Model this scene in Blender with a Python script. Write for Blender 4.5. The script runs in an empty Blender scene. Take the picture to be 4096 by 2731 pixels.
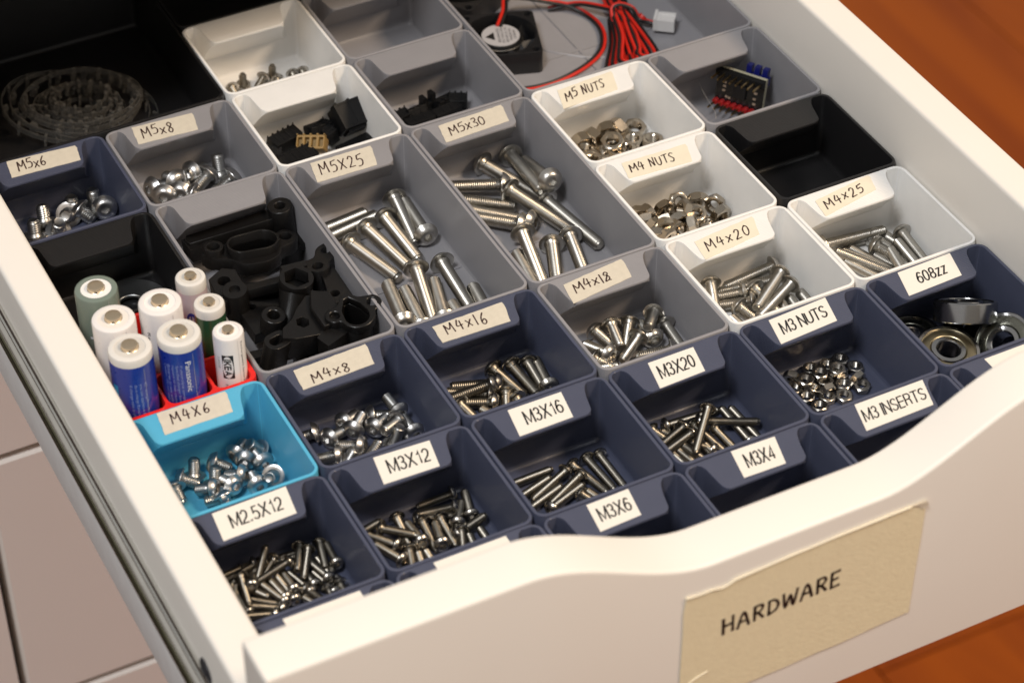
import bpy, bmesh, math, random
from mathutils import Vector, Matrix, Quaternion
random.seed(7)
S = 0.001                      # everything below is written in millimetres
scene = bpy.context.scene
COL = scene.collection
R = math.radians
pi = math.pi

# ------------------------------------------------------------------ camera
cam_d = bpy.data.cameras.new('camera')
cam = bpy.data.objects.new('camera', cam_d); COL.objects.link(cam)
right = Vector((0.8893838, -0.4571495, -0.0033015))
down = Vector((-0.3036836, -0.5853872, -0.7517300))
fwd = Vector((0.3417203, 0.6695791, -0.6594627))
m3 = Matrix((right, -down, -fwd)).transposed()
CAM = Vector((-154.41, -431.38, 550.634))
cam.matrix_world = Matrix.Translation(CAM * S) @ m3.to_4x4()
cam_d.sensor_width = 36.0
cam_d.lens = 36.0 * 10062.36 / 4096.0
cam_d.clip_start = 0.02; cam_d.clip_end = 20.0
cam_d.dof.use_dof = True
cam_d.dof.focus_distance = (Vector((155, 165, -10)) - CAM).dot(fwd) * S
cam_d.dof.aperture_fstop = 13.5
cam_d.dof.aperture_blades = 8
scene.camera = cam

# ------------------------------------------------------------------ light
world = bpy.data.worlds.new('World'); scene.world = world
world.use_nodes = True
wn = world.node_tree.nodes; wl = world.node_tree.links
for n in list(wn): wn.remove(n)
wo = wn.new('ShaderNodeOutputWorld'); wb = wn.new('ShaderNodeBackground')
tc = wn.new('ShaderNodeTexCoord'); sx = wn.new('ShaderNodeSeparateXYZ'); cr = wn.new('ShaderNodeValToRGB')
wl.new(tc.outputs['Generated'], sx.inputs[0]); wl.new(sx.outputs['Z'], cr.inputs[0])
mr = wn.new('ShaderNodeMapRange'); mr.inputs[1].default_value = -1; mr.inputs[2].default_value = 1
wl.new(sx.outputs['Z'], mr.inputs[0]); wl.new(mr.outputs[0], cr.inputs[0])
cr.color_ramp.elements[0].position = 0.15; cr.color_ramp.elements[0].color = (0.30, 0.235, 0.185, 1)
cr.color_ramp.elements[1].position = 0.95; cr.color_ramp.elements[1].color = (0.40, 0.39, 0.38, 1)
e_ = cr.color_ramp.elements.new(0.52); e_.color = (0.54, 0.51, 0.48, 1)
wl.new(cr.outputs[0], wb.inputs[0]); wb.inputs[1].default_value = 0.80
wl.new(wb.outputs[0], wo.inputs[0])

def disc_lamp(name, az, el, dist, size, power, colour):
    d = bpy.data.lights.new(name, 'AREA'); d.shape = 'DISK'; d.size = size; d.energy = power; d.color = colour
    o = bpy.data.objects.new(name, d); COL.objects.link(o)
    v = Vector((math.cos(R(el)) * math.cos(R(az)), math.cos(R(el)) * math.sin(R(az)), math.sin(R(el))))
    tgt = Vector((0.15, 0.15, 0))
    o.location = tgt + v * dist
    o.rotation_euler = v.to_track_quat('Z', 'Y').to_euler()
    return o
disc_lamp('ceiling_lamp_white', 219, 60, 2.0, 0.42, 22.5, (0.97, 0.98, 1.0))
disc_lamp('ceiling_lamp_warm', 320, 50, 1.9, 0.42, 24.0, (1.0, 0.77, 0.54))
scene.view_settings.view_transform = 'Standard'
scene.view_settings.look = 'None'
scene.view_settings.exposure = 0.0
scene.view_settings.gamma = 1.0

# ------------------------------------------------------------------ materials
MATS = {}
def mat(name, col, rough=0.5, metal=0.0, layers=None, noise=0.0, nscale=200.0, bump=0.0, bscale=600.0, spec=0.5, sss=0.0, coat=0.0, wear=None):
    if name in MATS: return MATS[name]
    m = bpy.data.materials.new(name); m.use_nodes = True
    nt = m.node_tree; N = nt.nodes; Lk = nt.links
    b = N['Principled BSDF']
    b.inputs['Base Color'].default_value = (*col, 1); b.inputs['Roughness'].default_value = rough
    b.inputs['Metallic'].default_value = metal; b.inputs['Specular IOR Level'].default_value = spec
    if coat: b.inputs['Coat Weight'].default_value = coat; b.inputs['Coat Roughness'].default_value = 0.15
    if sss:
        b.inputs['Subsurface Weight'].default_value = sss; b.inputs['Subsurface Radius'].default_value = (1, 0.9, 0.8); b.inputs['Subsurface Scale'].default_value = 0.0012
    t = N.new('ShaderNodeTexCoord')
    hgt = None
    if noise:
        nz = N.new('ShaderNodeTexNoise'); nz.inputs['Scale'].default_value = nscale; nz.inputs['Detail'].default_value = 4
        Lk.new(t.outputs['Object'], nz.inputs['Vector'])
        mx = N.new('ShaderNodeMix'); mx.data_type = 'RGBA'
        mx.inputs[6].default_value = (*[c * (1 - noise) for c in col], 1); mx.inputs[7].default_value = (*[min(1, c * (1 + noise)) for c in col], 1)
        Lk.new(nz.outputs['Fac'], mx.inputs[0]); Lk.new(mx.outputs[2], b.inputs['Base Color'])
        mr_ = N.new('ShaderNodeMapRange'); mr_.inputs[3].default_value = rough * 0.8; mr_.inputs[4].default_value = min(1, rough * 1.25)
        Lk.new(nz.outputs['Fac'], mr_.inputs[0]); Lk.new(mr_.outputs[0], b.inputs['Roughness'])
    if layers:
        axis, period, strength = layers
        w = N.new('ShaderNodeTexWave'); w.wave_type = 'BANDS'; w.bands_direction = axis
        w.inputs['Scale'].default_value = 2 * pi / (20 * period * S); w.inputs['Distortion'].default_value = 0.6
        w.inputs['Detail'].default_value = 1.0; w.inputs['Detail Scale'].default_value = 0.4
        Lk.new(t.outputs['Object'], w.inputs['Vector'])
        bp = N.new('ShaderNodeBump'); bp.inputs['Strength'].default_value = strength; bp.inputs['Distance'].default_value = 0.00012
        Lk.new(w.outputs['Fac'], bp.inputs['Height']); hgt = bp
        Lk.new(bp.outputs[0], b.inputs['Normal'])
    if bump:
        n2 = N.new('ShaderNodeTexNoise'); n2.inputs['Scale'].default_value = bscale; n2.inputs['Detail'].default_value = 3
        Lk.new(t.outputs['Object'], n2.inputs['Vector'])
        b2 = N.new('ShaderNodeBump'); b2.inputs['Strength'].default_value = bump; b2.inputs['Distance'].default_value = 0.0002
        Lk.new(n2.outputs['Fac'], b2.inputs['Height'])
        if hgt: Lk.new(hgt.outputs[0], b2.inputs['Normal'])
        Lk.new(b2.outputs[0], b.inputs['Normal'])
    MATS[name] = m
    return m

PLC = {'slate': (0.068, 0.076, 0.118), 'grey': (0.275, 0.268, 0.280), 'white': (0.83, 0.82, 0.795), 'black': (0.0125, 0.0120, 0.0125),
       'blue': (0.095, 0.430, 0.640), 'red': (0.74, 0.018, 0.012)}
def plastic(c, kind='wall'):
    if kind == 'wall':
        return mat(c + '_printed_wall', PLC[c], 0.30, layers=('Z', 0.50, 0.34), noise=0.07, nscale=90, bump=0.12, bscale=1500)
    return mat(c + '_printed_top', PLC[c], 0.36, layers=('Y', 0.78, 0.5), noise=0.06, nscale=120, bump=0.10, bscale=1500)
M_LAC = mat('white_lacquer', (0.81, 0.768, 0.705), 0.42, noise=0.015, nscale=30, bump=0.05, bscale=300)
M_STEEL = mat('stainless_steel', (0.53, 0.51, 0.47), 0.29, 1.0, noise=0.12, nscale=260, bump=0.06, bscale=900)
M_STEELD = mat('dark_steel', (0.40, 0.375, 0.335), 0.26, 1.0, noise=0.15, nscale=260, bump=0.06, bscale=900)
M_ZINC = mat('zinc_steel', (0.55, 0.54, 0.525), 0.31, 1.0, noise=0.12, nscale=260, bump=0.08, bscale=900)
M_NUT = mat('nut_steel', (0.46, 0.405, 0.33), 0.20, 1.0, noise=0.12, nscale=300, bump=0.04, bscale=900)
M_BLKPART = mat('black_printed_part', (0.0070, 0.0064, 0.0062), 0.30, spec=.32, layers=('Z', 0.3, 0.5), noise=0.2, nscale=150, bump=0.2, bscale=1200)
M_BLK = mat('black_plastic', (0.010, 0.010, 0.011), 0.38, noise=0.1)
M_INK = mat('marker_ink', (0.060, 0.030, 0.024), 0.6, noise=0.5, nscale=900)
M_PRINT = mat('black_print', (0.014, 0.013, 0.012), 0.45)
M_TAPE = mat('masking_tape', (0.63, 0.575, 0.47), 0.68, noise=0.09, nscale=420, bump=0.5, bscale=1100)
M_TAPEW = mat('masking_tape_aged', (0.79, 0.72, 0.57), 0.62, noise=0.06, nscale=220, bump=0.3, bscale=900)
M_TAPEB = mat('masking_tape_large', (0.83, 0.73, 0.50), 0.66, layers=('Z', 0.9, 0.25), noise=0.05, nscale=300, bump=0.55, bscale=700)
M_PAPER = mat('label_paper', (0.83, 0.79, 0.71), 0.36, noise=0.02, nscale=60, coat=0.15)

# ------------------------------------------------------------------ helpers
def tag(o, label=None, cat=None, group=None, kind=None):
    if label: o['label'] = label
    if cat: o['category'] = cat
    if group: o['group'] = group
    if kind: o['kind'] = kind
    return o
def empty(name, loc, label=None, cat=None, group=None, rot=None):
    o = bpy.data.objects.new(name, None); COL.objects.link(o)
    o.empty_display_size = 0.005
    o.location = Vector(loc) * S
    if rot is not None:
        o.rotation_mode = 'QUATERNION'; o.rotation_quaternion = rot
    return tag(o, label, cat, group)
def finish(me, smooth):
    if smooth:
        for p in me.polygons: p.use_smooth = True
        me.set_sharp_from_angle(angle=R(smooth))
def mesh_from(verts, faces, name, smooth=None, recalc=True):
    me = bpy.data.meshes.new(name)
    me.from_pydata([(v[0] * S, v[1] * S, v[2] * S) for v in verts], [], faces)
    if recalc:
        bm = bmesh.new(); bm.from_mesh(me); bmesh.ops.recalc_face_normals(bm, faces=bm.faces); bm.to_mesh(me); bm.free()
    finish(me, smooth)
    return me
def link(name, me, m=None, parent=None, loc=None, rot=None):
    o = bpy.data.objects.new(name, me); COL.objects.link(o)
    if m is not None and not me.materials: me.materials.append(m)
    if parent is not None: o.parent = parent
    if loc is not None: o.location = Vector(loc) * S
    if rot is not None:
        o.rotation_mode = 'QUATERNION'; o.rotation_quaternion = rot
    return o
class MB:
    def __init__(s): s.v = []; s.f = []
    def add(s, v, f):
        o = len(s.v); s.v += [tuple(p) for p in v]; s.f += [tuple(i + o for i in q) for q in f]; return s
    def box(s, x0, x1, y0, y1, z0, z1, M=None):
        v = [(x0, y0, z0), (x1, y0, z0), (x1, y1, z0), (x0, y1, z0), (x0, y0, z1), (x1, y0, z1), (x1, y1, z1), (x0, y1, z1)]
        if M is not None: v = [tuple(M @ Vector(p)) for p in v]
        return s.add(v, [(0, 3, 2, 1), (4, 5, 6, 7), (0, 1, 5, 4), (1, 2, 6, 5), (2, 3, 7, 6), (3, 0, 4, 7)])
    def loft(s, loops, cap0=True, cap1=True, close=True):
        n = len(loops[0]); v = [p for l in loops for p in l]; f = []
        for a in range(len(loops) - 1):
            for i in range(n if close else n - 1):
                j = (i + 1) % n
                f.append((a * n + i, a * n + j, (a + 1) * n + j, (a + 1) * n + i))
        if cap0: f.append(tuple(reversed(range(n))))
        if cap1: f.append(tuple((len(loops) - 1) * n + i for i in range(n)))
        return s.add(v, f)
    def lathe(s, prof, n=24, cap0=True, cap1=True, M=None):
        loops = [[(r * math.cos(2 * pi * i / n), r * math.sin(2 * pi * i / n), z) for i in range(n)] for r, z in prof]
        if M is not None: loops = [[tuple(M @ Vector(p)) for p in l] for l in loops]
        return s.loft(loops, cap0, cap1)
    def tube(s, pts, r, n=8):
        pts = [Vector(p) for p in pts]; loops = []
        up = Vector((0, 0, 1)); prev = None
        for i, p in enumerate(pts):
            t = (pts[min(i + 1, len(pts) - 1)] - pts[max(i - 1, 0)]).normalized()
            if prev is None:
                a = t.cross(up) if abs(t.dot(up)) < 0.95 else t.cross(Vector((1, 0, 0)))
            else: a = prev - t * prev.dot(t)
            a.normalize(); prev = a; b = t.cross(a)
            loops.append([tuple(p + (a * math.cos(2 * pi * k / n) + b * math.sin(2 * pi * k / n)) * r) for k in range(n)])
        return s.loft(loops)
    def mesh(s, name, smooth=None): return mesh_from(s.v, s.f, name, smooth)
    def build(s, name, m, parent=None, smooth=None, loc=None, rot=None): return link(name, s.mesh(name, smooth), m, parent, loc, rot)
def rrect(x0, x1, y0, y1, r, z, n=5):
    out = []
    for cx, cy, a0 in ((x1 - r, y1 - r, 0), (x0 + r, y1 - r, 90), (x0 + r, y0 + r, 180), (x1 - r, y0 + r, 270)):
        for k in range(n + 1):
            a = R(a0 + 90 * k / n); out.append((cx + r * math.cos(a), cy + r * math.sin(a), z))
    return out
def catmull(p, sub=6):
    if len(p) < 3: return p
    q = [p[0]] + list(p) + [p[-1]]; out = []
    for i in range(1, len(q) - 2):
        a, b, c, d = [Vector(x) for x in q[i - 1:i + 3]]
        for k in range(sub):
            t = k / sub
            out.append(tuple(0.5 * ((2 * b) + (c - a) * t + (2 * a - 5 * b + 4 * c - d) * t * t + (3 * b - a - 3 * c + d) * t ** 3)))
    out.append(tuple(p[-1])); return out
def plate(name, outer, holes, thick, bevel=0.4, res=10):
    """flat printed plate with holes, extruded along Z from 0 to thick"""
    cu = bpy.data.curves.new(name, 'CURVE'); cu.dimensions = '2D'; cu.fill_mode = 'BOTH'
    for pts in [outer] + holes:
        sp = cu.splines.new('POLY'); sp.points.add(len(pts) - 1)
        for q, p in zip(sp.points, pts): q.co = (p[0] * S, p[1] * S, 0, 1)
        sp.use_cyclic_u = True
    cu.extrude = (thick / 2 - bevel) * S; cu.bevel_depth = bevel * S; cu.bevel_resolution = 1
    cu.offset = -bevel * S
    tmp = bpy.data.objects.new(name, cu); COL.objects.link(tmp)
    bpy.context.view_layer.update()
    me = bpy.data.meshes.new_from_object(tmp.evaluated_get(bpy.context.evaluated_depsgraph_get()))
    bpy.data.objects.remove(tmp)
    me.transform(Matrix.Translation((0, 0, thick / 2 * S)))
    me.materials.clear(); finish(me, 35)
    return me
def circ(cx, cy, r, n=20, a0=0): return [(cx + r * math.cos(a0 + 2 * pi * i / n), cy + r * math.sin(a0 + 2 * pi * i / n)) for i in range(n)]
def hull_circles(cs, n=20):
    """outline round a chain of circles (convex hull)"""
    P = sorted(set((round(x, 4), round(y, 4)) for cx, cy, r in cs for x, y in circ(cx, cy, r, n)))
    def half(P):
        h = []
        for p in P:
            while len(h) > 1 and (h[-1][0] - h[-2][0]) * (p[1] - h[-2][1]) - (h[-1][1] - h[-2][1]) * (p[0] - h[-2][0]) <= 0: h.pop()
            h.append(p)
        return h
    a = half(P); b = half(P[::-1]); return a[:-1] + b[:-1]

# ---- hand lettering: every glyph is a few pen strokes in a unit box
GL = {
 'M': (.82, [[(.0, 0), (.06, .95)], [(.06, .95), (.38, .38), (.70, .98)], [(.70, .98), (.80, .0)]]),
 '5': (.55, [[(.55, 1), (.12, .93)], [(.12, .93), (.08, .58), (.38, .62), (.55, .38), (.40, .06), (.05, .02)]]),
 'x': (.52, [[(.02, .66), (.46, .08)], [(.50, .68), (.0, .05)]]), 'X': (.6, [[(.0, .95), (.55, .02)], [(.58, .98), (.0, .0)]]),
 '8': (.48, [[(.44, .84), (.22, 1), (.04, .80), (.24, .56), (.46, .28), (.28, .0), (.04, .18), (.20, .48), (.42, .70), (.44, .86)]]),
 '6': (.5, [[(.40, 1.0), (.12, .62), (.03, .2), (.25, .0), (.48, .20), (.32, .46), (.06, .28)]]),
 '3': (.5, [[(.05, .92), (.36, 1), (.42, .72), (.18, .54), (.46, .40), (.46, .08), (.05, .04)]]),
 '0': (.55, [[(.3, 1), (.05, .72), (.07, .22), (.30, .0), (.53, .26), (.52, .76), (.28, 1)]]),
 '2': (.55, [[(.04, .78), (.22, 1), (.46, .84), (.36, .48), (.04, .06), (.06, .02)], [(.06, .03), (.56, .06)]]),
 '1': (.2, [[(.08, .98), (.12, .0)]]), '4': (.6, [[(.22, 1), (.02, .42), (.58, .44)], [(.42, .86), (.40, .0)]]),
 'N': (.6, [[(.04, .0), (.06, .92)], [(.06, .92), (.50, .04)], [(.50, .04), (.54, 1)]]),
 'U': (.6, [[(.02, 1), (.06, .28), (.28, .0), (.52, .26), (.54, .98)]]),
 'T': (.6, [[(.0, .92), (.6, 1)], [(.32, .96), (.30, .0)]]), 'S': (.5, [[(.48, .90), (.24, 1), (.05, .78), (.26, .54), (.46, .30), (.30, .02), (.0, .10)]]),
 '?': (.5, [[(.30, .62), (.06, .78), (.24, 1), (.44, .82), (.30, .56), (.08, .24), (.0, .06), (.30, .10), (.50, .02)], [(.30, .62), (.46, .34), (.34, .1)]]),
 'H': (.75, [[(.05, 0), (.0, 1)], [(.72, .02), (.68, 1.02)], [(.04, .5), (.7, .54)]]),
 'A': (.8, [[(.0, 0), (.38, 1), (.8, .02)], [(.16, .38), (.64, .38)]]),
 'R': (.7, [[(.08, 0), (.05, 1)], [(.05, .98), (.5, .98), (.62, .74), (.4, .52), (.08, .48)], [(.3, .5), (.7, .02)]]),
 'D': (.75, [[(.08, 0), (.06, 1)], [(.06, .98), (.45, .94), (.72, .6), (.6, .2), (.08, .02)]]),
 'W': (1.0, [[(.0, .98), (.2, .05), (.5, .8), (.76, .04), (1.0, 1)]]),
 'E': (.6, [[(.05, 0), (.04, 1)], [(.04, .98), (.6, 1.0)], [(.05, .52), (.5, .54)], [(.05, .02), (.62, .04)]]),
}
def stroke_mesh(text, fmap, w, gap=.22, space=.5, jit=.05, rnd=random):
    tot = sum(GL[c][0] + gap if c != ' ' else space for c in text) - gap
    x = 0; mb = MB()
    for c in text:
        if c == ' ': x += space; continue
        wd, st = GL[c]; dy = rnd.uniform(-jit, jit); sc = rnd.uniform(.93, 1.07)
        for s_ in st:
            pts = catmull([(p[0], p[1], 0) for p in s_], 5) if len(s_) > 2 else [(s_[0][0], s_[0][1], 0), tuple((a + b) / 2 for a, b in zip(s_[0], s_[1])) + (0,), (s_[1][0], s_[1][1], 0)]
            P = [Vector(fmap((x + p[0]) / tot, min(1.15, p[1] * sc + dy))) for p in pts]
            nrm = (Vector(fmap(1, 0)) - Vector(fmap(0, 0))).cross(Vector(fmap(0, 1)) - Vector(fmap(0, 0))).normalized()
            L_ = []; Rr = []
            for i, p in enumerate(P):
                t = (P[min(i + 1, len(P) - 1)] - P[max(i - 1, 0)]).normalized(); sd = nrm.cross(t)
                e = w / 2 * rnd.uniform(.85, 1.15)
                if i == 0: p = p - t * w * .3
                if i == len(P) - 1: p = p + t * w * .3
                L_.append(tuple(p + sd * e)); Rr.append(tuple(p - sd * e))
            n = len(P)
            mb.add(L_ + Rr, [(i, i + 1, n + i + 1, n + i) for i in range(n - 1)])
        x += wd + gap
    return mb
def arc(cx, cy, rx, ry, a0, a1, n=10): return [(cx + rx * math.cos(R(a0 + (a1 - a0) * t / n)), cy + ry * math.sin(R(a0 + (a1 - a0) * t / n))) for t in range(n + 1)]
PG = {  # printed sans-serif skeletons, height 1
 'M': (.74, [[(0, 0), (0, 1)], [(0, 1), (.37, .08), (.74, 1)], [(.74, 1), (.74, 0)]]), 'N': (.60, [[(0, 0), (0, 1)], [(0, 1), (.6, 0)], [(.6, 0), (.6, 1)]]),
 'X': (.60, [[(0, 0), (.58, 1)], [(.02, 1), (.6, 0)]]), 'I': (.0, [[(0, 0), (0, 1)]]), 'T': (.56, [[(0, 1), (.56, 1)], [(.28, 1), (.28, 0)]]),
 'E': (.50, [[(.5, 1), (0, 1), (0, 0), (.52, 0)], [(0, .53), (.46, .53)]]), '1': (.34, [[(.06, .74), (.2, .80), (.26, 1), (.26, 0)]]),
 '4': (.52, [[(.38, 0), (.38, 1), (0, .26), (.52, .26)]]), '.': (.08, [[(.02, .0), (.02, .05)]]), 'z': (.40, [[(0, .72), (.38, .72), (0, .0), (.40, .0)]]),
 'K': (.56, [[(0, 0), (0, 1)], [(.54, 1), (.0, .36)], [(.2, .56), (.56, 0)]]), 'A': (.6, [[(0, 0), (.3, 1), (.6, 0)], [(.1, .34), (.5, .34)]]),
 'U': (.58, [[(0, 1), (0, .32)] + arc(.29, .30, .29, .30, 180, 360) + [(.58, 1)]]),
 '0': (.48, [arc(.24, .5, .24, .5, 90, 450, 22)]), '8': (.48, [arc(.24, .75, .20, .25, -90, 270, 16), arc(.24, .27, .24, .27, 90, 450, 18)]),
 '6': (.48, [arc(.26, .62, .22, .38, 35, 110, 5) + [(.06, .72), (.0, .42)] + arc(.24, .30, .24, .30, 170, 350, 10) + arc(.24, .32, .24, .28, 0, 165, 10)]),
 '5': (.48, [[(.44, 1), (.09, 1), (.04, .52)] + arc(.23, .31, .25, .31, 130, -150, 14)]),
 '3': (.46, [arc(.22, .76, .20, .24, 160, -70, 10) + [(.16, .53)], [(.16, .53)] + arc(.22, .27, .24, .27, 80, -165, 12)]),
 '2': (.48, [arc(.24, .72, .22, .28, 170, -20, 10) + [(.36, .42), (.06, .16), (.0, .0), (.48, .0)]]),
 'S': (.54, [arc(.27, .75, .24, .25, 20, 200, 8) + [(.16, .55), (.38, .46)] + arc(.27, .27, .27, .27, 30, -165, 10)]),
 'R': (.56, [[(0, 0), (0, 1), (.32, 1)] + arc(.32, .76, .22, .24, 80, -80, 8) + [(.32, .52), (0, .52)], [(.34, .52), (.5, .42), (.52, .1), (.56, 0)]]),
}
def print_strokes(text, fmap, w, gap=.19):
    tot = sum((PG[c][0] + gap) if c != ' ' else .34 for c in text) - gap; x = 0; mb = MB(); zc_ = 0
    for c in text:
        if c == ' ': x += .34; continue
        wd, st = PG[c]
        for s_ in st:
            P = [Vector(fmap((x + p[0]) / tot, p[1])) for p in s_]
            nrm = (Vector(fmap(1, 0)) - Vector(fmap(0, 0))).cross(Vector(fmap(0, 1)) - Vector(fmap(0, 0))).normalized()
            P = [p + nrm * .004 * zc_ for p in P]; zc_ = (zc_ + 1) % 3
            L_ = []; Rr = []; n = len(P)
            for i, p in enumerate(P):
                a = (p - P[i - 1]).normalized() if i else (P[1] - p).normalized(); b = (P[i + 1] - p).normalized() if i < n - 1 else a
                t = (a + b).normalized(); k_ = min(2.2, 1 / max(.3, t.dot(a))); sd = nrm.cross(t) * (w / 2 * k_)
                if i == 0: p = p - t * w * .5 * (n == 2)
                if i == n - 1: p = p + t * w * .5 * (n == 2)
                L_.append(tuple(p + sd)); Rr.append(tuple(p - sd))
            mb.add(L_ + Rr, [(i, i + 1, n + i + 1, n + i) for i in range(n - 1)])
        x += wd + gap
    return mb
def font_mesh(text, extr=0.0):
    cu = bpy.data.curves.new('lettering', 'FONT'); cu.body = text; cu.size = 1.0; cu.fill_mode = 'BOTH' if extr else 'FRONT'
    cu.resolution_u = 4
    tmp = bpy.data.objects.new('lettering', cu); COL.objects.link(tmp); bpy.context.view_layer.update()
    me = bpy.data.meshes.new_from_object(tmp.evaluated_get(bpy.context.evaluated_depsgraph_get()))
    bpy.data.objects.remove(tmp); me.materials.clear()
    bm = bmesh.new(); bm.from_mesh(me); bmesh.ops.triangulate(bm, faces=bm.faces)
    bmesh.ops.remove_doubles(bm, verts=bm.verts, dist=1e-5); bm.to_mesh(me); bm.free()
    xs = [v.co.x for v in me.vertices]; ys = [v.co.y for v in me.vertices]
    return me, min(xs), max(xs), min(ys), max(ys)
def printed(text, fmap):
    """font text squeezed into the unit square of fmap"""
    me, x0, x1, y0, y1 = font_mesh(text)
    for v in me.vertices:
        v.co = Vector(fmap((v.co.x - x0) / (x1 - x0), (v.co.y - y0) / (y1 - y0))) * S
    return me

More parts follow.
